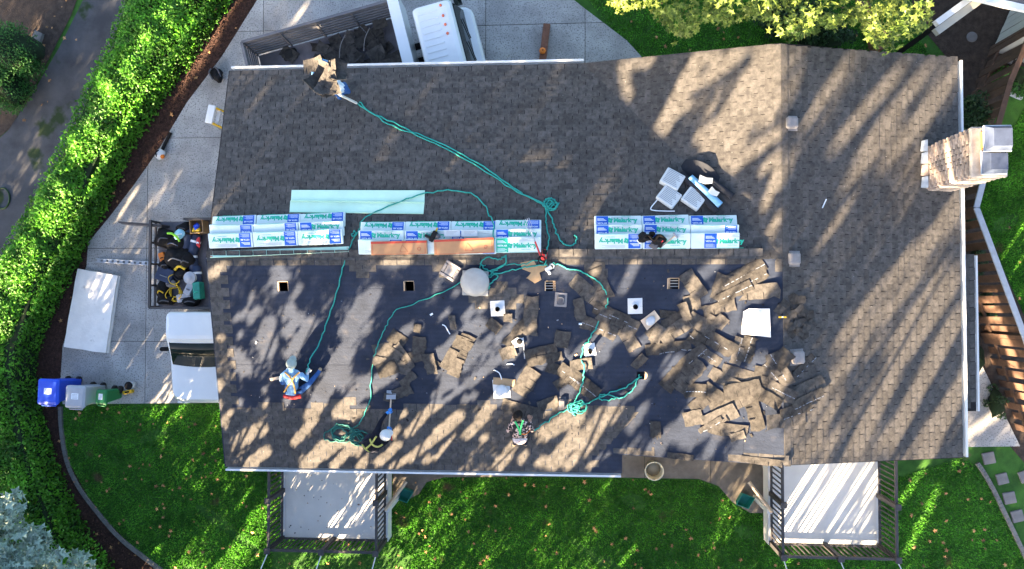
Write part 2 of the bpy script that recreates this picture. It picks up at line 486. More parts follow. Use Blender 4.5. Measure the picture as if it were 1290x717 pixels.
# asphalt lane left of the hedge
lane = [(-60, -40), (-8, 30), (-4, 30)] 
sheet('asphalt_lane', gpoly([(-60, 900), (-60, 240), (-30, 200), (10, 165), (40, 120), (75, 60), (105, 0), (150, -90), (330, -90), (230, 60), (140, 230), (70, 330), (30, 420), (20, 560), (60, 700), (120, 900)]), 0.010, 'asphalt')
sheet('soil', gpoly([(-80, 240), (-20, 190), (12, 163), (38, 122), (62, 75), (90, 20), (120, -60), (-80, -60)]), 0.020, 'soil')
MULCH = [(340, -30), (325, 0), (280, 72), (236, 130), (200, 190), (172, 230), (140, 272), (112, 306), (110, 335), (92, 392), (80, 436), (76, 500), (77, 520), (86, 580), (112, 625), (130, 650), (165, 686), (205, 717), (260, 760),
         (120, 760), (60, 640), (20, 540), (20, 420), (80, 300), (120, 220), (200, 100), (270, -30)]
sheet('mulch_bed', gpoly(MULCH), 0.022, 'mulch')
sheet('mulch_bed', gpoly([(1140, -60), (1330, -60), (1330, 60), (1268, 120), (1235, 190), (1228, 262), (1300, 420), (1330, 480), (1330, 600), (1296, 590), (1270, 560), (1225, 440), (1195, 330), (1195, 90), (1190, 70), (1165, 40), (1150, 10)]), 0.012, 'soil')

# driveway slabs (real joints)
DRIVE = gpoly([(345, -40), (325, 0), (280, 72), (236, 130), (200, 190), (172, 230), (140, 272), (112, 306), (110, 335), (92, 392), (80, 436), (77, 480), (80, 509), (200, 508), (300, 507), (330, 300), (330, 160), (560, 130), (808, 130), (808, 72), (790, 52), (765, 33), (740, 14), (712, -8), (680, -40)])
drive = sheet('driveway', DRIVE, 0.014, 'joint')
def clip(poly, a, b, c):
    out = []
    for i in range(len(poly)):
        p, q = poly[i], poly[(i + 1) % len(poly)]
        dp = a * p[0] + b * p[1] - c; dq = a * q[0] + b * q[1] - c
        if dp <= 0: out.append(p)
        if (dp < 0 < dq) or (dq < 0 < dp):
            t = dp / (dp - dq); out.append((p[0] + (q[0] - p[0]) * t, p[1] + (q[1] - p[1]) * t))
    return out
def slabs(poly, xs, ys, z0, z1, m, parent, gap=0.008):
    for i in range(len(xs) - 1):
        for j in range(len(ys) - 1):
            p = clip(clip(clip(clip(poly, -1, 0, -(xs[i] + gap)), 1, 0, xs[i + 1] - gap), 0, -1, -(ys[j] + gap)), 0, 1, ys[j + 1] - gap)
            if len(p) < 3: continue
            ar = abs(sum(p[k][0] * p[(k + 1) % len(p)][1] - p[(k + 1) % len(p)][0] * p[k][1] for k in range(len(p)))) / 2
            if ar < 0.05: continue
            MB().prism(p, z0, z1, m).build('slab', parent)
gx = [G(x, 300).x for x in (-200, 187, 330)] 
slabs(DRIVE, [-30, G(186, 300).x, G(330, 300).x, G(480, 20).x, G(612, 30).x, G(737, 40).x, 30], [-30, G(160, 430).y, G(150, 313).y, G(240, 174).y, G(640, 32).y, 30], 0.016, 0.034, 'concrete', drive)
# concrete walk along the lower house wall
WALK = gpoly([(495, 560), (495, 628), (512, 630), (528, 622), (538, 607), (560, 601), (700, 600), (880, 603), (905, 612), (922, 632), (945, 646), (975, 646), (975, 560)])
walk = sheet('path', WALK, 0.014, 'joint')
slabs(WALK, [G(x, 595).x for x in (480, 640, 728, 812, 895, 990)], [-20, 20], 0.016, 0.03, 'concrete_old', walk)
PATIO = gpoly([(1195, 330), (1226, 440), (1245, 478), (1266, 525), (1284, 562), (1200, 563)])
patio = sheet('patio', PATIO, 0.016, 'joint')
slabs(PATIO, [0, 30], [-30, G(1240, 505).y, 30], 0.018, 0.036, 'concrete', patio)
# edging kerbs
def kerb(pts, w, name='kerb'):
    c = smooth_path([G(x, y) for x, y in pts], 5)
    b = MB()
    for i in range(len(c) - 1):
        d = (c[i + 1] - c[i]).normalized(); s = Vector((-d.y, d.x, 0)) * w / 2
        p, q = c[i] + d * 0.004, c[i + 1] - d * 0.004
        b.prism([tuple((p + s)[:2]), tuple((q + s)[:2]), tuple((q - s)[:2]), tuple((p - s)[:2])], 0.0, 0.07, 'kerb')
    return b.build(name, kind='structure')
kerb([(77, 512), (79, 545), (86, 582), (100, 612), (120, 640), (150, 675), (180, 700), (215, 726)], 0.10)
kerb([(1230, 583), (1240, 598), (1252, 620), (1263, 643), (1275, 668), (1290, 700), (1300, 725)], 0.10)

# ------------------------------------------------------------------ HOUSE
house = thing('house', 'house with grey asphalt shingle roof partly stripped to dark underlayment', 'house', Matrix.Translation((0, 0, 0)))
wallb = MB()
def wall_seg(p, q, z0, z1, t=0.12):
    d = (Vector(q) - Vector(p)).normalized(); s = Vector((-d.y, d.x)) * t
    wallb.prism([p, q, (q[0] + s.x, q[1] + s.y), (p[0] + s.x, p[1] + s.y)], z0, z1, 'wall_paint')
W0, W1, W2, W3 = -7.45, 8.6, 5.1, -3.15
wall_seg((W0, W3), (W1, W3), 0, 2.6); wall_seg((W1, W3), (W1, W2), 0, 2.6); wall_seg((W1, W2), (W0, W2), 0, 2.6); wall_seg((W0, W2), (W0, W3), 0, 2.6)
def gable_tri(pts, off, m='wall_paint'):
    vs = [Vector(p) for p in pts] + [Vector(p) + Vector(off) for p in pts]
    wallb.add(vs, [(0, 1, 2), (5, 4, 3), (0, 3, 4, 1), (1, 4, 5, 2), (2, 5, 3, 0)], m)
gable_tri([(W0, W3, 2.6), (W0, W2, 2.6), (W0, RY, 3.6)], (0.12, 0, 0))
gable_tri([(1.3, W3, 2.6), (8.4, W3, 2.6), (RX, W3, 3.58)], (0, 0.12, 0))
gable_tri([(1.3, W2, 2.6), (8.4, W2, 2.6), (RX, W2, 3.58)], (0, -0.12, 0))
wallb.build('wall', house)
MB().box(W0 + .13, W1 - .13, W3 + .13, W2 - .13, 2.35, 2.42, 'attic_dark').build('ceiling_joist_floor', house)

# roof decking: lower main slope as strips of underlayment with real vent openings
HOLES = []
for (hx, hy, w, h) in ((357, 361, 12, 12), (515.5, 360.5, 12, 12), (693.5, 360.5, 12, 12), (848.5, 357.5, 13, 13), (807, 473, 10, 10)):
    p = RF(hx, hy); HOLES.append((p.x - w / 114, p.x + w / 114, p.y - h / 114, p.y + h / 114))
roof = None
ub = MB()
lapys = [RY - 0.02, 0.25, -0.62, -1.5, -2.38, -3.2, YB]
for k in range(len(lapys) - 1):
    y1, y0 = lapys[k], lapys[k + 1]
    lift = 0.004 * (k % 2)
    xs = sorted(set([XL, 4.84, 1.52] + [h[i] for h in HOLES for i in (0, 1)] + [XL + 1.3 * i for i in range(1, 10)]))
    ys = sorted(set([y0 - (0.03 if k < 5 else 0), y1] + ([YG + .005] if y0 < YG < y1 else []) + [h[i] for h in HOLES for i in (2, 3) if y0 < h[i] < y1]))
    for i in range(len(xs) - 1):
        for j in range(len(ys) - 1):
            mx, my = (xs[i] + xs[i + 1]) / 2, (ys[j] + ys[j + 1]) / 2
            if any(h[0] < mx < h[1] and h[2] < my < h[3] for h in HOLES): continue
            if mx > 1.52 and my < YG: continue
            q = [(xs[i], ys[j]), (xs[i + 1], ys[j]), (xs[i + 1], ys[j + 1]), (xs[i], ys[j + 1])]
            ub.add([(x, y, zmain(y) + lift) for x, y in q], [(0, 1, 2, 3)], 'underlay')
            if j == 0: ub.add([(xs[i], ys[0], zmain(ys[0]) + lift), (xs[i + 1], ys[0], zmain(ys[0]) + lift), (xs[i + 1], ys[0], zmain(ys[0]) + lift - 0.02), (xs[i], ys[0], zmain(ys[0]) + lift - 0.02)], [(3, 2, 1, 0)], 'underlay')
# cross wing, lower-left slope (underlayment) in vertical strips
lapx = [RX, 4.05, 3.1, 2.15, 1.3, 0.63]
for k in range(len(lapx) - 1):
    x1, x0 = lapx[k], lapx[k + 1]
    lift = 0.004 * (k % 2) + 0.002
    ub.add([(x0 - .03, YG, zcross(x0 - .03) + lift), (x1, YG, zcross(x1) + lift), (x1, RY - 0.05, zcross(x1) + lift), (x0 - .03, RY - 0.05, zcross(x0 - .03) + lift)], [(0, 1, 2, 3)], 'underlay')
roof = ub.build('roof_underlayment', house)
tag(roof, label='dark blue-black underlayment on the stripped slope')
rb = MB()
rb.add([(XL, RY, RG - .004), (4.84, RY, RG - .004), (4.84, YT, EV - .004), (XL, YT, EV - .004)], [(0, 1, 2, 3)], 'shingle_gap')
rb.add([(0.63, RY - 0.05, EV), (RX, RY - 0.05, RG), (RX, YT, RG), (0.63, YT, EV)], [(0, 1, 2, 3)], 'shingle_gap')
rb.add([(RX, YG, RG), (XR, YG, zcross(XR)), (XR, YT - .1, zcross(XR)), (RX, YT, RG)], [(0, 1, 2, 3)], 'shingle_gap')
deckroof = rb.build('roof_deck', house)
# soffit / rake boards so the roof has thickness
def board(p, q, h, t, m='wood_raw'):
    p, q = Vector(p), Vector(q); d = (q - p); s = Vector((-d.y, d.x, 0)).normalized() * t
    vs = [p, q, q + s, p + s]; vs2 = [v - Vector((0, 0, h)) for v in vs]
    tb = MB()
    tb.add(vs + vs2, [(0, 1, 2, 3), (7, 6, 5, 4), (0, 4, 5, 1), (1, 5, 6, 2), (2, 6, 7, 3), (3, 7, 4, 0)], m)
    tb.build('rake_board', house)
board((XL + .01, RY, RG - .012), (XL + .01, YB, EV - .012), .18, .04, 'white_paint'); board((XL + .01, YT, EV - .012), (XL + .01, RY, RG - .012), .18, .04, 'white_paint')
board((1.5, YG + .01, zcross(1.5) - .012), (RX, YG + .01, RG - .012), .18, .04, 'wood_raw'); board((RX, YG + .01, RG - .012), (XR, YG + .01, zcross(XR) - .012), .18, .04, 'white_paint')
board((RX, YT - .01, RG - .012), (0.63, YT - .01, EV - .012), .18, .04, 'white_paint'); board((XR, YT - .11, zcross(XR) - .012), (RX, YT - .01, RG - .012), .18, .04, 'white_paint')
jb = MB()
for i in range(28):
    x = -7.2 + i * 0.42
    jb.add([(x, -3.0, zmain(-3.0) - .05), (x + .04, -3.0, zmain(-3.0) - .05), (x + .04, RY, RG - .05), (x, RY, RG - .05),
            (x, -3.0, zmain(-3.0) - .2), (x + .04, -3.0, zmain(-3.0) - .2), (x + .04, RY, RG - .2), (x, RY, RG - .2)],
           [(0, 1, 2, 3), (7, 6, 5, 4), (0, 3, 7, 4), (1, 5, 6, 2)], 'wood_raw')
jb.build('rafter', house, kind='stuff')
# wooden rims and slats of the vent openings
for k, h in enumerate(HOLES[:4]):
    b = MB(); z = zmain((h[2] + h[3]) / 2)
    t = 0.022
    for (x0, x1, y0, y1) in ((h[0] - t, h[0], h[2], h[3]), (h[1], h[1] + t * .3, h[2], h[3]), (h[0], h[1], h[3], h[3] + t * .5)):
        vs = [(x, y, zmain(y) + .006) for x, y in ((x0, y0), (x1, y0), (x1, y1), (x0, y1))]
        b.add(vs + [(v[0], v[1], v[2] - .05) for v in vs], [(0, 1, 2, 3), (0, 4, 5, 1), (1, 5, 6, 2), (2, 6, 7, 3), (3, 7, 4, 0)], 'plywood')
    if k >= 2:
        for i in range(3):
            y = h[2] + (h[3] - h[2]) * (0.25 + 0.28 * i)
            b.box(h[0], h[1], y - .008, y + .008, z - .12, z - .09, 'white_paint')
    b.build('vent_opening', house)
b = MB(); h = HOLES[4]; cx_, cy_ = (h[0] + h[1]) / 2 + .05, (h[2] + h[3]) / 2
M5 = frame(Vector((cx_, cy_, zmain(cy_) + .005)), rnormal(cx_, cy_), 0)
b.add([M5 @ Vector((0.10 * math.cos(a), 0.10 * math.sin(a), 0)) for a in np.linspace(-1.3, 1.3, 9)] + [M5 @ Vector((.045, .07, 0)), M5 @ Vector((.045, -.07, 0))][::1], [tuple(range(11))], 'plywood')
b.build('vent_opening', house)

# ---- shingle tabs
def tab_mesh():
    b = MB(); w, l = 0.148, 0.20
    # local: x along course, y upslope, lower edge at y=0
    b.add([(-w, 0, 0.001), (w, 0, 0.001), (w, l, -.006), (-w, l, -.006), (-w, 0, .0075), (w, 0, .0075), (w, l, .0038), (-w, l, .0038)],
          [(4, 5, 6, 7), (0, 1, 5, 4), (1, 2, 6, 5), (3, 0, 4, 7)], 'shingle')
    return b.mesh('shingle')
TAB = tab_mesh()
EXPO, TW = 0.143, 0.312
tabV = np.array([v.co[:] for v in TAB.vertices]); 
bulk = []          # matrices
singles = []
shr = random.Random(3)
def tabs(origin, du, dv, nu, nv, keep, ncoll, lo=-1e9, hi=1e9):
    """origin at low corner; du along course, dv upslope unit vectors"""
    n = du.cross(dv).normalized()
    if n.z < 0: n = -n
    for j in range(nv):
        off = (j % 2) * TW / 2 + shr.uniform(-.012, .012) + (j % 6) * .004
        for i in range(-1, nu + 1):
            ua, ub_ = i * TW + off, i * TW + off + TW
            ua2, ub2 = max(ua, lo), min(ub_, hi)
            if ub2 - ua2 < .03: continue
            p = origin + du * ((ua2 + ub2) / 2) + dv * (j * EXPO)
            wsc = (ub2 - ua2) / TW
            pc = p + dv * 0.07
            if not keep(pc.x, pc.y): continue
            rot = shr.gauss(0, .008)
            t = (du * math.cos(rot) + dv * math.sin(rot)).normalized()
            bb = n.cross(t)
            if bb.dot(dv) < 0: bb = -bb; t = -t
            m = Matrix((t, bb, n)).transposed().to_4x4()
            tl = abs(shr.gauss(0, .004))
            m = m @ Matrix.Rotation(-tl, 4, 'X') @ Matrix.Scale(wsc, 4, (1, 0, 0))
            m.translation = p + n * (shr.uniform(0, .003)) + dv * shr.gauss(0, .003)
            ncoll.append(m)
vT = Vector((0, -1, M_T)).normalized(); vB = Vector((0, 1, M_B)).normalized()
vR = Vector((-1, 0, M_C)).normalized(); vL = Vector((1, 0, M_C)).normalized()
def kT(x, y): return x < 4.75 and y > RY + .02 and zmain(y) >= zcross(x) - 0.035
tabs(Vector((XL, YT, EV)), Vector((1, 0, 0)), vT, 42, 33, kT, bulk, 0.02)
def kLT(x, y): return RY - .1 < y and x < RX - .05 and zcross(x) > zmain(y) - .03 and (y > RY + .05 or x > 4.3)
tabs(Vector((0.63, -0.2, EV)), Vector((0, 1, 0)), vL, 20, 30, kLT, bulk, hi=YT + .2)
PATCH = [[(595, 365), (640, 360), (652, 372), (655, 392), (630, 398), (600, 385)], [(535, 325), (585, 325), (583, 342), (560, 352), (538, 340)], [(735, 330), (764, 330), (764, 348), (740, 348)], [(440, 325), (470, 325), (468, 352), (445, 345)]]
PATCHW = [[tuple(RF(x, y)[:2]) for x, y in q] for q in PATCH]
def kB(x, y):
    if not (x < 4.3): return False
    if zcross(x) > zmain(y) + .01 or (x > 1.5 and y < YG): return False
    if y > 0.76: return True
    if x < XL + .34: return True
    lim = RF(400, 516).y + (0.1 if math.sin(x * 2.1) > .3 else 0) + (.14 if math.sin(x * 3.7 + 1) > .6 else 0)
    if y < lim and x < 2.0 + (0.35 if y < -3.2 else 0) - (y + 3.2) * .2: return True
    return any(pip(x, y, q) for q in PATCHW)
tabs(Vector((XL, YB, EV)), Vector((1, 0, 0)), vB, 40, 36, kB, bulk, 0.02)
def kR(x, y): return x > RX + .06
right = []
tabs(Vector((XR, YG - .2, zcross(XR))), Vector((0, 1, 0)), vR, 31, 31, kR, right, lo=.21, hi=YT - .03 - YG + .2)
def kLB(x, y): return 1.6 < x < 4.75 and y < YG + (0.2 if (x > 3.6 or x < 2.6) else .02) and zcross(x) > zmain(y)
tabs(Vector((1.6, YG + .02, zcross(1.6))), Vector((1, 0, M_C)).normalized(), Vector((0, 1, 0)), 11, 1, lambda x, y: (x < 2.3 or x > 3.7) and x < 4.8, bulk)
# ridge caps
rc = random.Random(5)
for i in range(64):
    y = YT - .12 - i * .143
    if y < YG: break
    for s in (-1, 1):
        if s < 0 and y < 0.7: continue
        n = Vector((s * M_C, 0, 1)).normalized(); t = Vector((s, 0, -M_C)).normalized()
        m = Matrix((Vector(t) * .5, Vector((0, 1, 0)), n)).transposed().to_4x4()
        m.translation = Vector((RX + s * .075, y - .1, RG - .015 + rc.uniform(.004, .008)))
        bulk.append(m)
right.sort(key=lambda m: (m.translation.y - 0.25 * m.translation.x))
singles = right[:300]; bulk += right[300:]
for m in singles:
    inst('shingle', TAB, deckroof, m)
Vb = np.concatenate([tabV @ np.array(m.to_3x3()).T + np.array(m.translation) for m in bulk])
fq = np.array([p.vertices[:] for p in TAB.polygons]); nb = len(tabV)
Fb = np.concatenate([fq + i * nb for i in range(len(bulk))])
ob = bigmesh('shingle_field', Vb, Fb, ['shingle'], deckroof, kind='stuff')

# gutters
def gutter(p, q, out, parent=house, w=0.13):
    p, q, o = Vector(p), Vector(q), Vector(out)
    b = MB()
    prof = [(0, 0.0), (0, -.11), (w * .7, -.11), (w, -.05), (w, 0.012), (w - .045, 0.012), (w - .045, -.045), (w * .65, -.10), (.012, -.10), (.012, 0)]
    n = len(prof)
    vs = [p + o * a + Vector((0, 0, z)) for a, z in prof] + [q + o * a + Vector((0, 0, z)) for a, z in prof]
    b.add(vs, [(i, (i + 1) % n, n + (i + 1) % n, n + i) for i in range(n)] + [tuple(range(n)), tuple(range(n, 2 * n))[::-1]], 'gutter_white')
    return b.build('gutter', parent)
gutter((XL + .06, YT - .03, EV), (0.66, YT - .03, EV), (0, 1, 0))
gutter((XL + .02, YB + .035, EV - .01), (1.5, YB + .035, EV - .01), (0, -1, 0))
gutter((XR - .02, YG + .02, zcross(XR)), (XR - .02, YT - .12, zcross(XR)), (1, 0, 0))

# side porch roof
pz = 2.25
p0, p1 = G(1210, 322, pz), G(1230, 518, pz)
pr = MB(); 
pr.add([(8.5, p1.y, pz + .16), (p1.x, p1.y, pz), (p1.x, p0.y, pz), (8.5, p0.y, pz + .16), (8.5, p1.y, pz + .06), (p1.x, p1.y, pz - .1), (p1.x, p0.y, pz - .1), (8.5, p0.y, pz + .06)],
       [(0, 1, 2, 3), (7, 6, 5, 4), (0, 4, 5, 1), (1, 5, 6, 2), (2, 6, 7, 3)], 'shingle_gap')
porch = pr.build('porch_roof', house)
pslope = Vector((-(p1.x - 8.5), 0, .16)).normalized()
pm = []
tabs(Vector((p1.x, p1.y - .1, pz)), Vector((0, 1, 0)), pslope, 16, 7, lambda x, y: p1.y + .1 < y < p0.y - .1 and x > 8.7, pm)
for m in pm[:]: inst('shingle', TAB, porch, m)
gutter((p1.x, p1.y, pz), (p1.x, p0.y, pz), (1, 0, 0), house, .07)

# ---- vents and flashings on the roof (parts of the house)
def pipe_flashing(px, py, deg, size=0.32, pr_=.05, ph=.14, m='white_paint', mp='black'):
    M = RM(px, py, deg); b = MB()
    b.cbox(0, 0, .010, size, size * 1.1, .012, m, M, b=.004)
    b.lathe([(.09, .014), (.075, .05), (pr_ + .006, .085)], m, 16, M, cap0=False, cap1=False)
    f = b.build('pipe_flashing', house)
    c = MB().lathe([(pr_, .0), (pr_, ph), (pr_ - .012, ph), (pr_ - .012, ph - .1)], mp, 14, M, cap0=False)
    c.build('vent_pipe', f)
pipe_flashing(627, 388.5, 3); pipe_flashing(800, 385.5, 2); pipe_flashing(743, 440.5, 10, .26, .045, .22)
def box_vent(px, py, deg, w, h, ht, m, lift=0.0):
    M = RM(px, py, deg, lift); b = MB()
    b.cbox(0, 0, .006, w * 1.35, h * 1.3, .01, m, M, b=.003)
    b.cbox(0, 0, .012 + ht / 2, w, h, ht, m, M, b=.03)
    b.cbox(0, 0, .014 + ht, w * .7, h * .7, .008, m, M, b=.003)
    return b.build('roof_vent', house)
box_vent(995.5, 155.5, 0, .24, .25, .12, 'vent_plastic'); box_vent(998.5, 326, 0, .24, .26, .12, 'vent_plastic'); box_vent(1002.5, 450, 3, .26, .27, .14, 'vent_plastic')
box_vent(708, 508, 0, .14, .24, .08, 'vent_dark'); 
M = RM(706.5, 377.5, -4); b = MB()
b.cbox(0, 0, .012, .27, .32, .02, 'vent_plastic', M, b=.008); b.cbox(0, .0, .03, .17, .22, .02, 'vent_dark', M, b=.02)
b.tube([M @ Vector(p) for p in ((-.06, .06, .045), (.03, .06, .05), (.06, .03, .05), (.06, -.06, .045))], .014, 'vent_plastic')
b.build('roof_vent', house)
# white flange with dome (bottom centre)
M = RM(632, 489.5, 4); b = MB()
b.cbox(0, 0, .012, .39, .44, .014, 'white_paint', M, b=.005)
f = b.build('skylight_tube', house)
MB().lathe([(.15, .015), (.15, .07), (.13, .12), (.08, .155), (.02, .165)], 'white_paint', 24, M @ Matrix.Translation((0, -.05, 0))).build('dome', f)
MB().cbox(.0, .0, .012, .50, .17, .02, 'cardboard', RM(635, 481, -6), b=.004).build('flashing_card', f)
# big domed vent by the ridge
M = RM(599, 355.5, -2); b = MB()
b.cbox(0, -.02, .02, .58, .56, .03, 'dome', M, b=.012)
f = b.build('attic_fan', house)
MB().lathe([(.25, .03), (.26, .09), (.315, .10), (.32, .13), (.29, .17), (.22, .205), (.12, .225), (.02, .23)], 'dome', 40, M @ Matrix.Translation((.0, .02, 0))).build('fan_cowl', f)

# ---- chimney
cz0 = zcross(8.5) - .05
CT = 4.55
ctop = [G(x, y, CT) for x, y in ((1225, 168), (1254, 168), (1254, 218), (1225, 218))]
cx0, cx1 = 8.28, 8.93
cyb, cyt = G(1228, 232, 3.2).y, G(1210, 175, 3.2).y
cyb, cyt = 2.47, 3.43
b = MB(); b.box(cx0 + .02, cx1 - .02, cyb + .02, cyt - .02, 0, CT - .02, 'mortar')
chim = b.build('chimney', house)
tag(chim, label='weathered brick chimney with two metal flue caps')
bm_ = MB().cbox(0, 0, 0, .205, .05, .062, 'brick', b=.006).mesh('brick')
bm_h = MB().cbox(0, 0, 0, .1, .05, .062, 'brick', b=.006).mesh('brick')
for r in range(int((CT - 2.2) / .075)):
    z = 2.2 + .0375 + r * .075
    for side in range(4):
        L = (cx1 - cx0) if side % 2 == 0 else (cyt - cyb)
        n = int(L / .215); st = L / n
        for i in range(n):
            u = (i + .5 + (.25 if r % 2 else -.25)) * st
            u = min(max(u, .11), L - .11)
            if side == 0: M = Matrix.Translation((cx0 + u, cyb, z))
            elif side == 2: M = Matrix.Translation((cx0 + u, cyt, z))
            elif side == 1: M = Matrix.Translation((cx1, cyb + u, z)) @ Matrix.Rotation(math.pi / 2, 4, 'Z')
            else: M = Matrix.Translation((cx0, cyb + u, z)) @ Matrix.Rotation(math.pi / 2, 4, 'Z')
            if side in (1, 2) and r < 14: continue
            M.translation += Vector((rnd.gauss(0, .003), rnd.gauss(0, .003), 0))
            inst('brick', bm_, chim, M)
MB().cbox((cx0 + cx1) / 2, (cyb + cyt) / 2, CT + .03, cx1 - cx0 + .06, cyt - cyb + .06, .08, 'mortar', b=.03).build('crown', chim)
for (fy, s, hh) in ((cyt - .26, .41, .24), (cyb + .25, .38, .12)):
    b = MB(); b.box((cx0 + cx1) / 2 - .17, (cx0 + cx1) / 2 + .17, fy - .17, fy + .17, CT + .06, CT + hh, 'flue'); fl = b.build('flue', chim)
    c = MB(); cxm = (cx0 + cx1) / 2 + .03
    zt = CT + hh
    vs = [(cxm - s * .62, fy - s * .6, zt + .03), (cxm + s * .62, fy - s * .6, zt + .03), (cxm + s * .62, fy + s * .6, zt + .03), (cxm - s * .62, fy + s * .6, zt + .03),
          (cxm - s * .34, fy - s * .42, zt + .16), (cxm + s * .5, fy - s * .42, zt + .16), (cxm + s * .5, fy + s * .42, zt + .16), (cxm - s * .34, fy + s * .42, zt + .16)]
    c.add(vs, [(4, 5, 6, 7), (0, 1, 5, 4), (1, 2, 6, 5), (2, 3, 7, 6), (3, 0, 4, 7), (3, 2, 1, 0)], 'cap_metal')
    for q in range(4):
        a, bb2 = Vector(vs[q]), Vector(vs[(q + 1) % 4])
        c.tube([a, bb2], .018, 'galv', 5)
    for sx in (-.13, .13):
        for sy in (-.13, .13): c.tube([(cxm + sx, fy + sy, CT + hh - .05), (cxm + sx, fy + sy, CT + hh + .05)], .012, 'galv', 5)
    c.build('flue_cap', fl)
# stepped flashing at the foot
for i in range(4):
    y = cyb + .06 + i * .27
    b = MB(); x = cx0
    b.add([(x - .16, y - .02, zcross(x - .16) + .03), (x - .035, y - .03, zcross(x) + .13), (x - .035, y + .23, zcross(x) + .13), (x - .13, y + .21, zcross(x - .13) + .03),
           (x - .16, y - .02, zcross(x - .16) + .02), (x - .03, y - .03, zcross(x) + .0), (x - .03, y + .23, zcross(x) + .0), (x - .13, y + .21, zcross(x - .13) + .02)],
          [(0, 1, 2, 3), (7, 6, 5, 4), (0, 4, 5, 1), (1, 5, 6, 2), (2, 6, 7, 3), (3, 7, 4, 0)], 'flashing' if i != 1 else 'brick')
    b.build('flashing', chim)

# ================================================================== DECKS
def deck(label, xl, xr, yf, side, posts_px):
    """xl,xr,yf plan limits of the floor; side = +1 when the pale skirt shows on the right"""
    zf = 0.85
    t = thing('deck', label, 'deck', Matrix.Translation(((xl + xr) / 2, yf, 0)), 'railed decks below the eave')
    ox, oy = (xl + xr) / 2, yf
    w = (xr - xl) / 2
    d = W3 - yf
    b = MB()
    b.box(-w, w, 0.0, d - .01, zf - .05, zf, 'deck_floor'); b.build('floor', t)
    for sx in (-1, 1):
        x0, x1 = (w + .003, w + .12) if sx > 0 else (-w - .12, -w - .003)
        MB().box(x0, x1, -.05, d - .02, 0.45, zf + .005, 'white_paint').build('skirt', t)
    MB().box(-w, w, -.06, -.004, zf - .28, zf - .004, 'white_paint').build('front_beam', t)
    def post(x, y):
        m = MB(); m.box(x - .05, x + .05, y - .05, y + .05, zf + .0, zf + .98, 'rail_dark'); pp = m.build('post', t)
        MB().cbox(x, y, zf + 1.005, .15, .15, .05, 'rail_dark', b=.012).build('cap', pp)
    def rail(p, q):
        p, q = Vector(p), Vector(q); L = (q - p).length; ang = math.atan2((q - p).y, (q - p).x)
        M = Matrix.Translation((p.x, p.y, 0)) @ Matrix.Rotation(ang, 4, 'Z')
        MB().box(.05, L - .05, -.03, .03, zf + .9, zf + .95, 'rail_dark', M).build('top_rail', t)
        MB().box(.05, L - .05, -.025, .025, zf + .05, zf + .095, 'rail_dark', M).build('bottom_rail', t)
        n = int(L / .125)
        for i in range(n):
            x = L * (i + .5) / n
            MB().box(x - .014, x + .014, -.014, .014, zf + .095, zf + .9, 'rail_dark', M).build('baluster', t)
    r = w + .055
    yk = d - .35; ym = 1.25
    for x in (-r, r):
        post(x, .0); post(x, ym)
        rail((x, 0), (x, ym)); rail((x, ym), (x, yk))
    post(0, 0); rail((-r, 0), (0, 0)); rail((0, 0), (r, 0))
    # thin pale poles leaning outwards from the front post tops
    for x in (-r, 0, r):
        MB().tube([(x, -.04, zf + .93), (x, -.04 - .62, zf + .93 + 1.0)], .014, 'white_paint', 6).build('leaning_pole', t)
    # stair stringer and newel on the walk side
    s = side
    MB().tube([(s * (w + .15), .9, 1.3), (s * (w + .62), 1.55, .95)], .045, 'timber_tan', 4, smooth=False).build('stair_rail', t)
    MB().box(s * (w + .20) - .06, s * (w + .20) + .06, .85, .97, .03, 1.25, 'white_paint').build('newel', t)
    return t
a, b_ = G(359, 677, .85), G(483, 677, .85)
deck('deck with dark rails and shaded grey-white floor, brown bare grass in front', a.x, b_.x, a.y, 1, None)
a, b_ = G(974, 684, .85), G(1104, 684, .85)
deck('deck with dark rails and sunlit floor striped by baluster shadows', a.x, b_.x, a.y, -1, None)
for (px, py, lab) in ((512, 621, 'small teal plastic tub beside the deck with the shaded floor'), (936, 628, 'small teal plastic tub beside the deck with the sunlit floor')):
    b = MB(); M = GM(px, py, 20, .03)
    b.lathe([(.17, 0), (.2, .24), (.215, .245), (.215, .26), (.195, .26), (.17, .04)], 'teal_box', 4, M @ Matrix.Scale(1.25, 4, (1, 0, 0)), smooth=False, cap1=True)
    b.build('plastic_tub', label=lab, cat='tub')
# debris specks on the shaded deck
sp = MB(); r_ = random.Random(9)
a, b_ = G(359, 677, .85), G(483, 677, .85)
for i in range(46):
    x, y = r_.uniform(a.x + .1, b_.x - .1), r_.uniform(a.y + .1, a.y + 2.2); q = r_.uniform(.012, .03); an = r_.uniform(0, 6)
    sp.add([(x + q * math.cos(an + k * 2.1 + r_.uniform(-.3, .3)), y + q * math.sin(an + k * 2.1), .853 + .006 * k) for k in range(3)], [(0, 1, 2)], 'dead_leaf' if i % 3 == 0 else 'torn')
tag(sp.build('debris', kind='stuff'), 'small dark specks of debris on the shaded deck floor', 'debris')

# ================================================================== VEHICLES
def wheel(parent, x, y, r, w, axis='Y'):
    R = Matrix.Rotation(math.pi / 2, 4, 'X')
    M = Matrix.Translation((x, y, r)) @ R
    b = MB(); b.lathe([(r * .6, -w / 2), (r * .95, -w / 2), (r, -w * .3), (r, w * .3), (r * .95, w / 2), (r * .6, w / 2)], 'rubber', 22, M)
    o = b.build('wheel', parent)
    MB().lathe([(r * .55, -w * .52), (r * .2, -w * .45), (r * .2, w * .45), (r * .55, w * .52)], 'metal_grey', 16, M).build('rim', o)
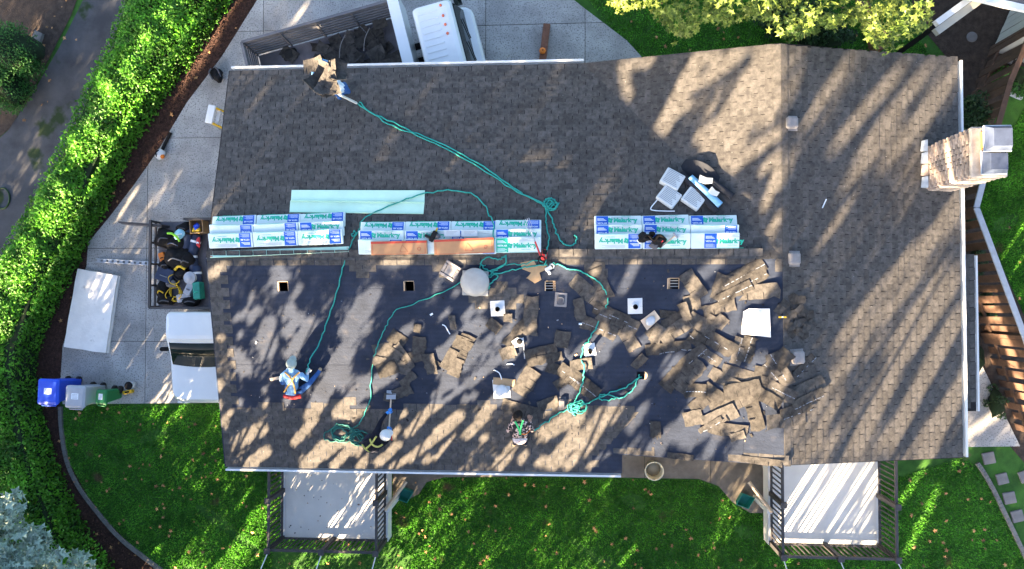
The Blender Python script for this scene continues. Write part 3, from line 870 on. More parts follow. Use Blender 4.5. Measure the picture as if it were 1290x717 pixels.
# --- dump truck at the top (heading to the right and slightly up)
A = G(304, 53, 1.65); Bp = G(488, 1, 1.65)
hd = (Bp - A); hd.z = 0; ang = math.atan2(hd.y, hd.x); BL = hd.length
M = Matrix.Translation((A.x, A.y, 0)) @ Matrix.Rotation(ang, 4, 'Z')      # x forward, y left (away from house), bed rear-left top corner at origin
Mi = M.inverted()
tr = thing('dump_truck', 'white dump truck with grey slatted bed full of torn roofing', 'truck', M)
BW = 2.15
MB().box(.05, BL - .02, -BW + .05, -.05, .68, .74, 'bed_grey').build('bed_floor', tr)
def slat_side(p, q, name):
    p, q = Vector(p), Vector(q)
    b = None
    L = (q - p).length; an = math.atan2((q - p).y, (q - p).x)
    Ms = Matrix.Translation((p.x, p.y, 0)) @ Matrix.Rotation(an, 4, 'Z')
    f = MB().box(0, L, -.035, .035, 1.585, 1.655, 'slat_grey', Ms).build('side_top_rail', tr)
    for k in range(6):
        z = .76 + k * .138
        MB().box(.02, L - .02, -.02, .02, z, z + .085, 'slat_grey', Ms).build('slat', f)
    n = max(2, int(L / .9))
    for k in range(n + 1):
        x = .03 + (L - .06) * k / n
        MB().box(x - .025, x + .025, -.045, -.021, .72, 1.584, 'slat_grey', Ms).build('stake', f)
slat_side((0, 0, 0), (BL, 0, 0), 'l'); slat_side((BL, -BW, 0), (0, -BW, 0), 'r'); slat_side((0, -BW, 0), (0, 0, 0), 'b')
hb = MB().box(BL + .02, BL + .3, -BW - .05, .1, .7, 1.9, 'car_white'); hbo = hb.build('headboard', tr)
MB().box(BL - 3.2, BL + 1.6, -1.35, -1.23, .45, .62, 'black').build('chassis_rail', tr)
MB().box(BL - 3.2, BL + 1.6, -.95, -.83, .45, .62, 'black').build('chassis_rail', tr)
for x in (.9,):
    wheel(tr, x, -.25, .4, .3); wheel(tr, x, -BW + .25, .4, .3)
# cab: roof corners measured on the photo at z = 2.05
c1 = Mi @ G(513.5, 5.6, 2.05); c2 = Mi @ G(584, 76, 2.05); c3 = Mi @ G(606, 60, 1.05)
x0 = c1.x; x1 = c2.x; y1 = c1.y; xf = c3.x + .02
CW = 2.0; y0 = y1 - CW
def loft(b, secs, m, closed_ends=True, smooth=False):
    n = len(secs[0]); vs = [p for s in secs for p in s]; fs = []
    for i in range(len(secs) - 1):
        for j in range(n):
            k = (j + 1) % n
            fs.append((i * n + j, i * n + k, (i + 1) * n + k, (i + 1) * n + j))
    if closed_ends: fs += [tuple(range(n))[::-1], tuple(range((len(secs) - 1) * n, len(secs) * n))]
    b.add(vs, fs, m, smooth)
def rring(xa, xb, ya, yb, z, r):
    out = []
    for (cx, cy, a0) in ((xb - r, yb - r, 0), (xa + r, yb - r, 90), (xa + r, ya + r, 180), (xb - r, ya + r, 270)):
        for k in range(4):
            a = math.radians(a0 + k * 30); out.append((cx + r * math.cos(a), cy + r * math.sin(a), z))
    return out
b = MB()
loft(b, [rring(x0, xf, y0, y1, .5, .12), rring(x0, xf + .02, y0, y1, .75, .16), rring(x0, xf, y0, y1, 1.0, .2), rring(x0 + .02, xf - .06, y0 + .02, y1 - .02, 1.12, .18),
         rring(x0 + .03, x1 + .24, y0 + .04, y1 - .04, 1.16, .1), rring(x0 + .05, x1 + .05, y0 + .1, y1 - .1, 1.93, .1), rring(x0 + .08, x1 - .0, y0 + .14, y1 - .14, 2.02, .12), rring(x0 + .16, x1 - .1, y0 + .24, y1 - .24, 2.05, .1)], 'car_white')
cab = b.build('cab', tr)
for k in range(9):   # pressed ribs of the roof
    y = y0 + .34 + k * (CW - .68) / 8
    MB().box(x0 + .2, x1 - .34, y - .022, y + .022, 2.045, 2.062, 'car_white', taper=.006).build('roof_rib', cab)
for y in (y1 - .52, y1 - .75, y1 - .98, y0 + .25, y1 - .25):
    MB().lathe([(.035, 2.05), (.035, 2.075), (.02, 2.09)], 'lamp_orange', 10, Matrix.Translation((x1 - .22, y, 0))).build('marker_light', cab)
g = MB(); g.add([(x1 + .275, y0 + .12, 1.17), (x1 + .275, y1 - .12, 1.17), (x1 + .085, y1 - .2, 1.90), (x1 + .085, y0 + .2, 1.90), (x1 + .235, y0 + .12, 1.15), (x1 + .235, y1 - .12, 1.15), (x1 + .045, y1 - .2, 1.88), (x1 + .045, y0 + .2, 1.88)], [(0, 1, 2, 3), (7, 6, 5, 4), (0, 4, 5, 1), (1, 5, 6, 2), (2, 6, 7, 3), (3, 7, 4, 0)], 'glass_dark')
ws = g.build('windshield', cab)
for yy in (y0 + .5, y1 - .9):
    MB().tube([(x1 + .29, yy, 1.19), (x1 + .215, yy + .42, 1.5)], .012, 'black', 5).build('wiper', ws)
for s, yy in ((1, y1 + .0), (-1, y0 - .0)):
    MB().box(x1 + .1, x1 + .75 - .45, yy - .015, yy + .015, 1.25, 1.8, 'glass_dark').build('side_window', cab)
    MB().cbox(x1 + .42, yy + s * .14, 1.45, .1, .2, .3, 'black', b=.03).build('mirror', cab)
wheel(tr, x1 + .1, y1 - .24, .38, .26); wheel(tr, x1 + .1, y0 + .24, .38, .26)
# torn roofing thrown into the dump bed: loose scraps, each a thing
r_ = random.Random(21)
def strip_mesh(L, W, curl=0.02, seed=0, notch=True, seal=False):
    r = random.Random(seed); nx = 8; b = MB(); th = .0045
    tw = [r.uniform(-1, 1) * curl for _ in range(4)]; edge = [r.gauss(0, W * .05) for _ in range(nx + 1)]; edge2 = [r.gauss(0, W * .02) for _ in range(nx + 1)]
    top = []; 
    c0, c1_ = r.uniform(0, 1), r.uniform(0, 1)
    for i in range(nx + 1):
        u = i / nx; x = (u - .5) * L
        for v, ee in ((-.5, edge[i]), (0.0, 0), (.5, edge2[i])):
            z = curl * (c0 * (2 * u - 1) ** 2 + .4 * c1_ * math.sin(u * 5 + seed)) + tw[0] * (u - .5) * v * 2 + abs(tw[1]) * (v + .5) ** 2 * .6
            sx = (.02 * L * r.gauss(0, 1) if i in (0, nx) else 0)
            top.append((x + sx, v * W + ee, z + th))
    vs = top + [(p[0], p[1], p[2] - th) for p in top]; n = len(top); fs = []
    for i in range(nx):
        for j in range(2):
            a = i * 3 + j; q = (a, a + 3, a + 4, a + 1)
            fs.append(q); fs.append(tuple(n + k for k in q[::-1]))
        fs.append((i * 3, n + i * 3, n + i * 3 + 3, i * 3 + 3)); fs.append((i * 3 + 2, i * 3 + 5, n + i * 3 + 5, n + i * 3 + 2))
    for i in (0, nx):
        k = i * 3; f = [(k, k + 1, n + k + 1, n + k), (k + 1, k + 2, n + k + 2, n + k + 1)]
        fs += f
    b.add(vs, fs, 'torn')
    if notch and L > .55:                     # keyways between the three tabs
        for q in (1 / 3, 2 / 3):
            x = (q - .5) * L; zz = max(p[2] for p in top[int(q * nx) * 3:int(q * nx) * 3 + 6])
            b.box(x - .006, x + .006, -W * .48, -W * .06, zz - .012, zz + .0015, 'shingle_gap')
    return b, top
def scrap(M, L, W, label, group, seed, curl=.02, seal=False, parent=None, name='torn_shingle'):
    b, top = strip_mesh(L, W, curl, seed)
    o = bpy.data.objects.new(name, b.mesh(name)); col.objects.link(o); o.matrix_world = M
    tag(o, label, 'shingle', group)
    if seal:
        s = MB(); n = len(top) // 3
        pts = [Vector(top[i * 3]) * .15 + Vector(top[i * 3 + 1]) * .85 + Vector((0, 0, .003)) for i in range(n)] if seal == 1 else [Vector(top[i * 3]) * .86 + Vector(top[i * 3 + 1]) * .14 + Vector((0, 0, .003)) for i in range(n)]
        dj = random.Random(seed * 3)
        for i in range(n - 1):
            if dj.random() < .22: continue
            p, q = pts[i].lerp(pts[i + 1], dj.uniform(.02, .25)), pts[i].lerp(pts[i + 1], dj.uniform(.75, .98))
            s.add([p + Vector((0, -.008, 0)), q + Vector((0, -.008, 0)), q + Vector((0, .008, .0)), p + Vector((0, .008, .0))], [(0, 1, 2, 3)], 'sealant')
        so = s.build('sealant_strip', o); so['kind'] = 'stuff'
    return o
for i in range(46):
    u = r_.uniform(.25, BL - .3); 
    if i > 6: u = r_.uniform(BL * .42, BL - .3)
    pz_ = .76 + (.36 * r_.random() * (u / BL) if i > 6 else .01)
    Ml = M @ Matrix.Translation((u, -r_.uniform(.2, 1.6), pz_)) @ Matrix.Rotation(r_.uniform(0, 6.3), 4, 'Z') @ Matrix.Rotation(r_.gauss(0, .16), 4, 'X')
    sl_ = r_.uniform(.35, .95); sw_ = r_.uniform(.2, .34)
    scrap(Ml, sl_, sw_, ('long ' if sl_ > .75 else ('short ' if sl_ < .52 else '')) + ('narrow ' if sw_ < .25 else '') + 'dark shingle scrap ' + ('alone by the tailgate of the slatted truck bed' if i <= 6 else 'thrown into the slatted truck bed') + (' with pale line' if i % 9 == 0 else ''), 'scraps in the dump truck bed', 300 + i, .05, seal=(i % 9 == 0))
for i in range(2):
    u = BL * (.58 + .17 * i)
    pts = [M @ Vector((u, -.9, 1.2)), M @ Vector((u + .12, -.6, 1.24)), M @ Vector((u + .3, -.35, 1.2))]
    MB().tube(smooth_path(pts, 4), .011, 'vent_plastic').build('bent_metal_strip', label='bent thin metal strip poking from scraps in the truck bed', cat='metal strip', group='bent strips in the truck bed')

# --- white flatbed truck at the left, cab towards the lawn
zf = .82
fl = thing('flatbed_truck', 'white truck with open dark bed of tools, parked under the eave', 'truck', Matrix.Translation((G(235, 340, 0).x, G(235, 400, 0).y, 0)))
Fi = fl.matrix_world.inverted()
L0 = Fi @ G(189, 277, 1.25); L1 = Fi @ G(189, 388, 1.25); bx0, by1, by0 = L0.x, L0.y, L1.y
bx1 = bx0 + 2.0
MB().box(bx0, bx1, by0, by1, zf - .08, zf, 'bed_grey').build('bed_floor', fl)
def bedrail(p, q, nst):
    p, q = Vector(p), Vector(q); L = (q - p).length; an = math.atan2((q - p).y, (q - p).x)
    Ms = Matrix.Translation((p.x, p.y, 0)) @ Matrix.Rotation(an, 4, 'Z')
    f = MB().box(0, L, -.03, .03, 1.2, 1.26, 'rail_dark', Ms).build('side_rail', fl)
    MB().box(0, L, -.025, .025, .96, 1.0, 'rail_dark', Ms).build('side_rail', fl)
    for k in range(nst + 1):
        x = .03 + (L - .06) * k / nst
        MB().box(x - .025, x + .025, -.028, .028, zf, 1.2, 'rail_dark', Ms).build('stake', f)
bedrail((bx0, by0, 0), (bx0, by1, 0), 4); bedrail((bx1, by0, 0), (bx1, by1, 0), 4); bedrail((bx0, by0, 0), (bx1, by0, 0), 3)
gp = [Fi @ G(x, y, 1.15) for x, y in ((150, 280), (205, 284))]
gb = MB(); gd = gp[1] - gp[0]; Mg = Matrix.Translation((gp[0].x, gp[0].y, 0)) @ Matrix.Rotation(math.atan2(gd.y, gd.x), 4, 'Z')
go = MB().box(0, gd.length, -.03, .03, .75, 1.2, 'rail_dark', Mg, taper=.01).build('swing_gate', fl)
for k in range(3): MB().box(.05, gd.length - .05, -.045, -.031, .8 + k * .13, .88 + k * .13, 'slat_grey', Mg).build('gate_board', go)
gp = [Fi @ G(x, y, 1.15) for x, y in ((232, 276), (262, 278))]
MB().box(gp[0].x, gp[1].x + .5, gp[0].y - .03, gp[0].y + .03, .75, 1.2, 'rail_dark').build('swing_gate', fl)
# cab (y negative = front)
ca = Fi @ G(204, 393, 1.45); cb = Fi @ G(205, 428, 1.45); cc = Fi @ G(210, 455, 1.08); cd = Fi @ G(214, 507, .9)
cx0_ = ca.x; cx1_ = cx0_ + 1.85
cm = (cx0_ + cx1_) / 2
def fring(ya, yb, ins, z, r): return rring(cx0_ + ins, cx1_ - ins, ya, yb, z, r)
b = MB()
loft(b, [fring(cd.y, ca.y, .06, .35, .12), fring(cd.y - .02, ca.y, .0, .6, .2), fring(cd.y + .0, ca.y, .0, .85, .26), fring(cd.y + .1, ca.y, .05, .99, .26), fring(cc.y - .05, ca.y, .035, 1.06, .12),
         fring(cb.y - .06, ca.y + .0, .08, 1.38, .12), fring(cb.y + .02, ca.y - .03, .11, 1.44, .12), fring(cb.y + .12, ca.y - .1, .2, 1.46, .08)], 'car_white', smooth=False)
fcab = b.build('cab', fl)
g = MB(); gv = []
for k in range(9):
    u = k / 8; bow = .07 * (1 - (2 * u - 1) ** 2)
    xb, xt = cx0_ + .09 + (cx1_ - cx0_ - .18) * u, cx0_ + .15 + (cx1_ - cx0_ - .30) * u
    gv += [(xb, cc.y - .085 - bow, 1.072), (xt, cb.y - .085 - bow * .5, 1.37)]
gv += [(v[0], v[1] + .05, v[2] - .02) for v in gv]
g.add(gv, [f for k in range(8) for f in ((2 * k, 2 * k + 2, 2 * k + 3, 2 * k + 1), (18 + 2 * k + 1, 18 + 2 * k + 3, 18 + 2 * k + 2, 18 + 2 * k), (2 * k, 18 + 2 * k, 20 + 2 * k, 2 * k + 2), (2 * k + 1, 2 * k + 3, 21 + 2 * k, 19 + 2 * k))], 'glass_dark', True)
g.build('windshield', fcab)
for s, xx in ((-1, cx0_), (1, cx1_)):
    mo = MB().cbox(xx + s * .14, cc.y + .32, 1.06, .22, .11, .16, 'black', b=.03).build('mirror', fcab)
    MB().box(min(xx + s * .05, xx - s * .06), max(xx + s * .05, xx - s * .06), cc.y + .3, cc.y + .34, 1.02, 1.06, 'black').build('mirror_arm', mo)
    MB().box(xx + (.06 if s < 0 else -.09), xx + (.09 if s < 0 else -.06), cb.y + .05, ca.y - .2, 1.08, 1.3, 'glass_dark').build('side_window', fcab)
    MB().cbox(xx - s * .2, cd.y - .015, .68, .3, .05, .16, 'print_white', b=.015).build('headlight', fcab)
R2 = Matrix.Rotation(math.pi / 2, 4, 'Z')
for xx in (cx0_ + .13, cx1_ - .13):
    for yy in (cd.y + .75, by0 + .8):
        Mw = Matrix.Translation((xx, yy, .36)) @ Matrix.Rotation(math.pi / 2, 4, 'Y')
        o = MB().lathe([(.2, -.12), (.34, -.12), (.36, -.08), (.36, .08), (.34, .12), (.2, .12)], 'rubber', 20, Mw).build('wheel', fl)
        MB().lathe([(.19, -.125), (.06, -.1), (.06, .1), (.19, .125)], 'metal_grey', 14, Mw).build('rim', o)
# contents of the flatbed
def bedpt(px, py, z): return G(px, py, z)
def soft(name, label, cat, px, py, z, s, m, seed, ang=0, extra=None):
    p = bedpt(px, py, z + s[2]); t = thing(name, label, cat, Matrix.Translation((p.x, p.y, z)) @ Matrix.Rotation(math.radians(ang), 4, 'Z'))
    MB().blob((0, 0, s[2]), s, m, seed, .12).build('body', t)
    if extra: extra(t, s)
    return t
def strap(m):
    def f(t, s): MB().tube(smooth_path([(-s[0] * .5, -s[1] * .3, s[2] * 1.75), (0, -s[1] * .1, s[2] * 2.25), (s[0] * .5, -s[1] * .3, s[2] * 1.75)], 4), .018, m).build('strap', t)
    return f
soft('duffel_bag', 'black duffel bag in the truck bed beside the lime strap', 'bag', 208, 300, zf, (.28, .26, .2), 'black', 1, 20, strap('vent_dark'))
soft('duffel_bag', 'large black duffel bag in the middle of the truck bed', 'bag', 224, 325, zf, (.36, .3, .2), 'black', 2, 0, strap('vent_plastic'))
soft('duffel_bag', 'black bag under the lime strap and pale blue cloth', 'bag', 222, 306, zf, (.3, .24, .17), 'black', 3, -10, strap('navy'))
soft('cloth_heap', 'pale blue cloth heaped on a black bag', 'cloth', 226, 295.5, zf + .33, (.17, .12, .06), 'pale_blue', 4, 30, strap('print_white'))
MB().tube(smooth_path([bedpt(211, 294, zf + .44), bedpt(217, 294.5, zf + .5), bedpt(223, 299, zf + .5), bedpt(226, 304, zf + .44)], 5), .03, 'lime').build('strap_roll', label='lime green strap lying over the black bag', cat='strap')
for k, (x, y, a2, lab) in enumerate(((237, 300, 82, 'dark navy tube bag beside the pale blue cloth'), (245, 310, 75, 'dark tube bag near the red cloth'), (243, 330, 100, 'dark tube bag behind the white bucket lid'), (248, 350, 95, 'dark tube bag above the green toolbox'))):
    p = bedpt(x, y, zf + .15); t = thing('tube_bag', lab, 'bag', Matrix.Translation((p.x, p.y, zf + .14)) @ Matrix.Rotation(math.radians(a2), 4, 'Z'))
    MB().lathe([(.05, -.33), (.12, -.3), (.13, 0), (.12, .3), (.05, .33)], 'navy', 14, Matrix.Rotation(math.pi / 2, 4, 'Y')).build('body', t)
    MB().lathe([(.134, -.03), (.136, 0), (.134, .03)], 'print_white' if k else 'black', 14, Matrix.Translation((.12, 0, 0)) @ Matrix.Rotation(math.pi / 2, 4, 'Y'), cap0=False, cap1=False).build('band', t)
def crate(name, label, cat, px, py, z, sx, sy, sz, ang, m, inner=None, lid=None):
    p = bedpt(px, py, z + sz); t = thing(name, label, cat, Matrix.Translation((p.x, p.y, z)) @ Matrix.Rotation(math.radians(ang), 4, 'Z'))
    if inner:
        b = MB(); q = .015
        b.box(-sx / 2, sx / 2, -sy / 2, sy / 2, 0, q, m)
        b.box(-sx / 2, -sx / 2 + q, -sy / 2, sy / 2, q, sz, m); b.box(sx / 2 - q, sx / 2, -sy / 2, sy / 2, q, sz, m)
        b.box(-sx / 2 + q, sx / 2 - q, -sy / 2, -sy / 2 + q, q, sz, m); b.box(-sx / 2 + q, sx / 2 - q, sy / 2 - q, sy / 2, q, sz, m)
        b.build('box', t)
        for i in range(5):
            MB().blob((rnd.uniform(-.3, .3) * sx, rnd.uniform(-.3, .3) * sy, sz * .8), (sx * .2, sy * .2, .06), inner if i % 3 else 'yellow', i, .2, 8, 5).build('content', t)
    else:
        MB().cbox(0, 0, sz / 2, sx, sy, sz, m, b=.02).build('case', t)
        MB().tube([(-sx * .2, -sy * .1, sz), (-sx * .18, -sy * .1, sz + .03), (sx * .18, -sy * .1, sz + .03), (sx * .2, -sy * .1, sz)], .012, lid or 'black').build('handle', t)
        for s in (-1, 1): MB().cbox(s * sx * .3, -sy * .5 - .006, sz * .7, .04, .012, .05, lid or 'black').build('latch', t)
    return t
crate('cardboard_box', 'open cardboard box holding blue items in the truck bed', 'box', 247, 285, zf, .36, .36, .32, 5, 'cardboard', 'bin_blue')
crate('tool_case', 'dark blue flat tool case in the truck bed', 'tool case', 206.5, 346, zf + .08, .46, .38, .16, -20, 'navy', lid='print_grey')
crate('toolbox', 'green plastic toolbox standing in the truck bed', 'toolbox', 247, 366, zf + .1, .2, .45, .26, 5, 'teal_box', lid='print_green')
crate('power_tool_case', 'small orange and black tool box in the truck bed', 'tool case', 203.5, 324, zf + .05, .16, .26, .14, 20, 'orange')
crate('grey_case', 'light grey plastic case between yellow cord and green toolbox', 'tool case', 237.5, 363, zf + .08, .2, .38, .18, -25, 'bin_grey', lid='vent_dark')
crate('grey_case', 'grey plastic case lying by the end rail of the truck bed', 'tool case', 231, 375, zf + .04, .4, .22, .15, 12, 'bin_grey', lid='vent_dark')
p = bedpt(227, 345, zf + .3); t = thing('bucket', 'black bucket with yellow side in the truck bed', 'bucket', Matrix.Translation((p.x, p.y, zf)))
MB().lathe([(.14, 0), (.17, .3), (.18, .3), (.18, .33), (.155, .33), (.13, .04)], 'black', 18).build('pail', t); MB().tube(smooth_path([(-.15, .1, .3), (-.02, .2, .32), (.14, .12, .3)], 4), .04, 'yellow').build('content', t); MB().blob((0, 0, .28), (.13, .13, .07), 'black', 3, .2).build('content', t)
p = bedpt(239, 350, zf + .35); t = thing('bucket', 'white lidded bucket in the truck bed', 'bucket', Matrix.Translation((p.x, p.y, zf)))
MB().lathe([(.13, 0), (.15, .34)], 'white_paint', 18).build('pail', t); MB().lathe([(.165, .34), (.165, .365), (.15, .37), (.06, .366), (.055, .38), (.02, .38)], 'bin_grey', 20).build('lid', t)
b = MB(); cr = random.Random(4)
cp = bedpt(220, 369, zf + .15)
pts = []
for k in range(90):
    a = k * .42; rr = .1 + .09 * abs(math.sin(k * .37)) + cr.uniform(-.02, .02)
    pts.append((cp.x + rr * math.cos(a) + .04 * math.sin(k * .1), cp.y + rr * 1.2 * math.sin(a), zf + .1 + .07 * cr.random() + .05 * math.sin(k * .2)))
MB().tube(smooth_path(pts, 2), .012, 'yellow', 5).build('cord_coil', label='tangled yellow extension cord heap in the truck bed', cat='cord')
pts = [(cp.x + .03 + .15 * math.cos(a), cp.y + .36 + .13 * math.sin(a), zf + .25 + .02 * math.sin(a * 3)) for a in np.linspace(0, 12, 30)]
MB().tube(pts, .012, 'yellow', 5).build('cord_coil', label='small yellow cord ring beside the black bucket', cat='cord')
soft('black_bag', 'black sack slumped by the end rail of the truck bed', 'bag', 209, 378, zf, (.26, .14, .12), 'black', 8, 0, strap('vent_dark'))
soft('black_bag', 'black sack at the corner by the cab and eave', 'bag', 241, 379, zf, (.28, .14, .12), 'black', 9, 0, strap('vent_dark'))
soft('black_bag', 'black bag squeezed between the tube bags and the large duffel', 'bag', 236, 328, zf + .05, (.2, .24, .17), 'black', 15, 0, strap('vent_dark'))
soft('black_bag', 'black bag slumped over the rail beside the orange tool box', 'bag', 208, 334, zf, (.16, .16, .14), 'black', 16, 30, strap('vent_dark'))
soft('black_bag', 'black bag in the corner behind the cardboard box', 'bag', 232, 288, zf, (.22, .16, .16), 'black', 17, 10, strap('vent_dark'))
soft('grey_sack', 'grey sack below the dark blue tool case', 'bag', 216, 357, zf + .02, (.16, .12, .1), 'vent_plastic', 10, 0, strap('vent_dark'))
soft('olive_bag', 'dark bag with yellow trim left of the yellow cord', 'bag', 205, 365, zf, (.15, .3, .14), 'black', 12, 0, strap('yellow'))
soft('red_cloth', 'small red cloth between the dark tube bags', 'cloth', 250, 305, zf + .25, (.06, .12, .04), 'red', 13, 0, strap('print_white'))

# ================================================================== DRIVEWAY OBJECTS
# white board
q = [G(x, y, .15) for x, y in ((98, 338.5), (148.5, 347.5), (133.5, 444.5), (80.5, 437))]
b = MB(); bp_ = []
for i in range(4):
    p, n_ = q[i], q[(i + 1) % 4]
    for k in range(6):
        w_ = p.lerp(n_, k / 6); w_ += Vector((rnd.gauss(0, .012), rnd.gauss(0, .012), 0)) if k else Vector((0, 0, 0)); bp_.append((w_.x, w_.y))
b.prism(bp_, .085, .16, 'board_white'); b.prism([(x * 1.0 + .02, y - .015) for x, y in bp_], .036, .083, 'board_white')
b.build('foam_panel', label='large off-white rectangular foam panel lying flat on the driveway', cat='panel')
# aluminium plank on the ground running under the truck
p, q2 = G(121, 328, .08), G(205, 333, .08); d = q2 - p; Mp = Matrix.Translation((p.x, p.y, 0)) @ Matrix.Rotation(math.atan2(d.y, d.x), 4, 'Z')
t = thing('ladder', 'narrow aluminium ladder lying on the driveway beside the foam panel', 'ladder', Mp)
for s in (-1, 1): MB().box(0, d.length, s * .045 - .012, s * .045 + .012, .04, .10, 'galv').build('rail', t)
for k in range(12):
    x = d.length * (k + .5) / 12; MB().box(x - .05, x + .05, -.03, .03, .055, .075, 'galv').build('rung', t)
def bin_(px, py, w, dpt, h, ang, m, label, lm='print_white'):
    p = G(px, py, h); t = thing('wheelie_bin', label, 'bin', Matrix.Translation((p.x, p.y, .036)) @ Matrix.Rotation(math.radians(ang), 4, 'Z'), 'bins in a row at the driveway corner')
    b = MB(); loft(b, [rring(-w * .36, w * .36, -dpt * .36, dpt * .36, .06, .04), rring(-w * .46, w * .46, -dpt * .46, dpt * .46, h - .12, .05), rring(-w * .5, w * .5, -dpt * .5, dpt * .5, h - .1, .05), rring(-w * .5, w * .5, -dpt * .5, dpt * .5, h - .05, .05)], m)
    b.build('body', t)
    l = MB(); loft(l, [rring(-w * .52, w * .52, -dpt * .54, dpt * .5, h - .045, .06), rring(-w * .52, w * .52, -dpt * .54, dpt * .5, h - .02, .06), rring(-w * .42, w * .42, -dpt * .42, dpt * .4, h + .015, .05)], m)
    lid = l.build('lid', t)
    st = MB(); st.box(-w * .17, w * .2, -.07, .09, h + .0155, h + .018, 'print_white')
    for k in range(4): st.box(-w * .13, w * .16, -.05 + k * .034, -.04 + k * .034, h + .0182, h + .0195, 'print_grey')
    st.build('sticker', lid)
    for s in (-1, 1):
        MB().lathe([(.04, -.03), (.11, -.03), (.11, .03), (.04, .03)], 'rubber', 14, Matrix.Translation((s * w * .28, dpt * .3, .11)) @ Matrix.Rotation(math.pi / 2, 4, 'Y')).build('wheel', t)
    hy = -dpt * .5 - .05
    MB().tube([(-w * .36, hy + .05, h - .09), (-w * .34, hy - .01, h - .07), (w * .34, hy - .01, h - .07), (w * .36, hy + .05, h - .09)], .018, m).build('handle', t)
bin_(61.5, 493, .57, .66, 1.07, -2, 'bin_blue', 'blue wheeled recycling bin on the driveway corner by the hedge')
bin_(95.5, 499.5, .53, .58, 1.02, -3, 'bin_grey', 'light grey wheeled bin between the blue and green bins')
bin_(128, 500, .30, .38, .8, -4, 'bin_green', 'small green wheeled bin beside the light grey bin')
# can and yellow tool
p = G(162, 486, .3); t = thing('pail', 'small white pail with black lid near the green bin', 'pail', Matrix.Translation((p.x, p.y, .036)))
MB().lathe([(.09, 0), (.11, .26)], 'white_paint', 16).build('body', t); MB().lathe([(.115, .26), (.115, .28), (.06, .285)], 'black', 16).build('lid', t); MB().tube(smooth_path([(-.11, 0, .25), (-.08, .1, .2), (.08, .1, .2), (.11, 0, .25)], 4), .006, 'metal_grey', 5).build('handle', t)
p = G(160.5, 494, .12); t = thing('spirit_level', 'short yellow tool lying beside the white pail', 'tool', Matrix.Translation((p.x, p.y, .036)) @ Matrix.Rotation(.2, 4, 'Z'))
MB().cbox(0, 0, .05, .3, .1, .1, 'yellow', b=.02).build('body', t); MB().cbox(0, 0, .105, .12, .05, .012, 'black').build('grip', t)
# backpack
p = G(270, 92, .3); t = thing('backpack', 'black backpack dropped at the driveway edge by the mulch', 'backpack', Matrix.Translation((p.x, p.y, .034)) @ Matrix.Rotation(.35, 4, 'Z'))
MB().blob((0, 0, .13), (.16, .22, .13), 'black', 5, .12).build('body', t); MB().blob((.02, -.12, .23), (.11, .1, .06), 'black', 6, .1).build('pocket', t)
for s in (-1, 1): MB().tube(smooth_path([(s * .06, .16, .24), (s * .13, .04, .3), (s * .12, -.14, .22)], 4), .02, 'vent_dark').build('strap', t)
# leaf blower
p = G(201, 194, .2); t = thing('leaf_blower', 'white and orange leaf blower with black tube on the driveway', 'leaf blower', Matrix.Translation((p.x, p.y, .034)) @ Matrix.Rotation(math.radians(68), 4, 'Z'))
MB().blob((0, 0, .13), (.16, .12, .13), 'white_paint', 2, .06).build('engine', t); MB().blob((-.03, -.09, .15), (.07, .06, .07), 'orange', 4, .05).build('cover', t)
MB().tube([(.12, 0, .12), (.3, .02, .08), (.68, .0, .06)], .045, 'black', 10).build('tube', t); MB().tube(smooth_path([(-.1, .02, .22), (0, .03, .3), (.1, .02, .22)], 4), .018, 'black').build('handle', t)
# step ladder leaning by the left rake
t = thing('step_ladder', 'yellow and white step ladder standing beside the left roof edge', 'ladder', Matrix.Translation((G(313, 176).x, G(272, 166).y, .034)) @ Matrix.Rotation(math.radians(-12), 4, 'Z'))
for s in (-1, 1):
    MB().tube([(.0, s * .25, 0), (-.28, s * .2, 1.5)], .03, 'yellow', 4, smooth=False).build('rail', t)
    MB().tube([(-.5, s * .22, 0), (-.34, s * .2, 1.5)], .025, 'galv', 4, smooth=False).build('rear_rail', t)
for k in range(5):
    z = .25 + k * .25; x = -.28 * z / 1.5
    MB().box(x - .05, x + .04, -.23 + .02 * k * .5, .23 - .02 * k * .5, z - .012, z + .012, 'galv').build('tread', t)
MB().cbox(-.31, 0, 1.52, .2, .48, .05, 'white_paint', b=.015).build('top_cap', t)
# timber and pumpkin
p, q2 = G(689, 30, .15), G(681, 96, .15); d = q2 - p
MB().cbox(d.length / 2, 0, .09, d.length, .19, .15, 'timber_brown', Matrix.Translation((p.x, p.y, .034 - .016)) @ Matrix.Rotation(math.atan2(d.y, d.x), 4, 'Z'), b=.012).build('timber', label='brown squared timber lying on the driveway under the eave', cat='timber')
p = G(683.5, 64, .25); t = thing('pumpkin', 'small orange pumpkin sitting on the brown timber', 'pumpkin', Matrix.Translation((p.x, p.y, .183)))
b = MB(); vs = []; fs = []
for i in range(9):
    th = math.pi * i / 8
    for j in range(24):
        a = 2 * math.pi * j / 24; rr = .085 * math.sin(th) * (1 + .07 * math.cos(a * 8)) + .006; vs.append((rr * math.cos(a), rr * math.sin(a), .065 + .062 * math.cos(th) - .02 * math.exp(-(math.sin(th) * 4) ** 2) * (1 if i < 4 else 0)))
for i in range(8):
    for j in range(24): fs.append((i * 24 + j, (i + 1) * 24 + j, (i + 1) * 24 + (j + 1) % 24, i * 24 + (j + 1) % 24))
b.add(vs, fs, 'orange', True); b.build('rind', t); MB().tube([(0, 0, .1), (.005, .005, .13), (.02, .01, .15)], .012, 'bark').build('stem', t)
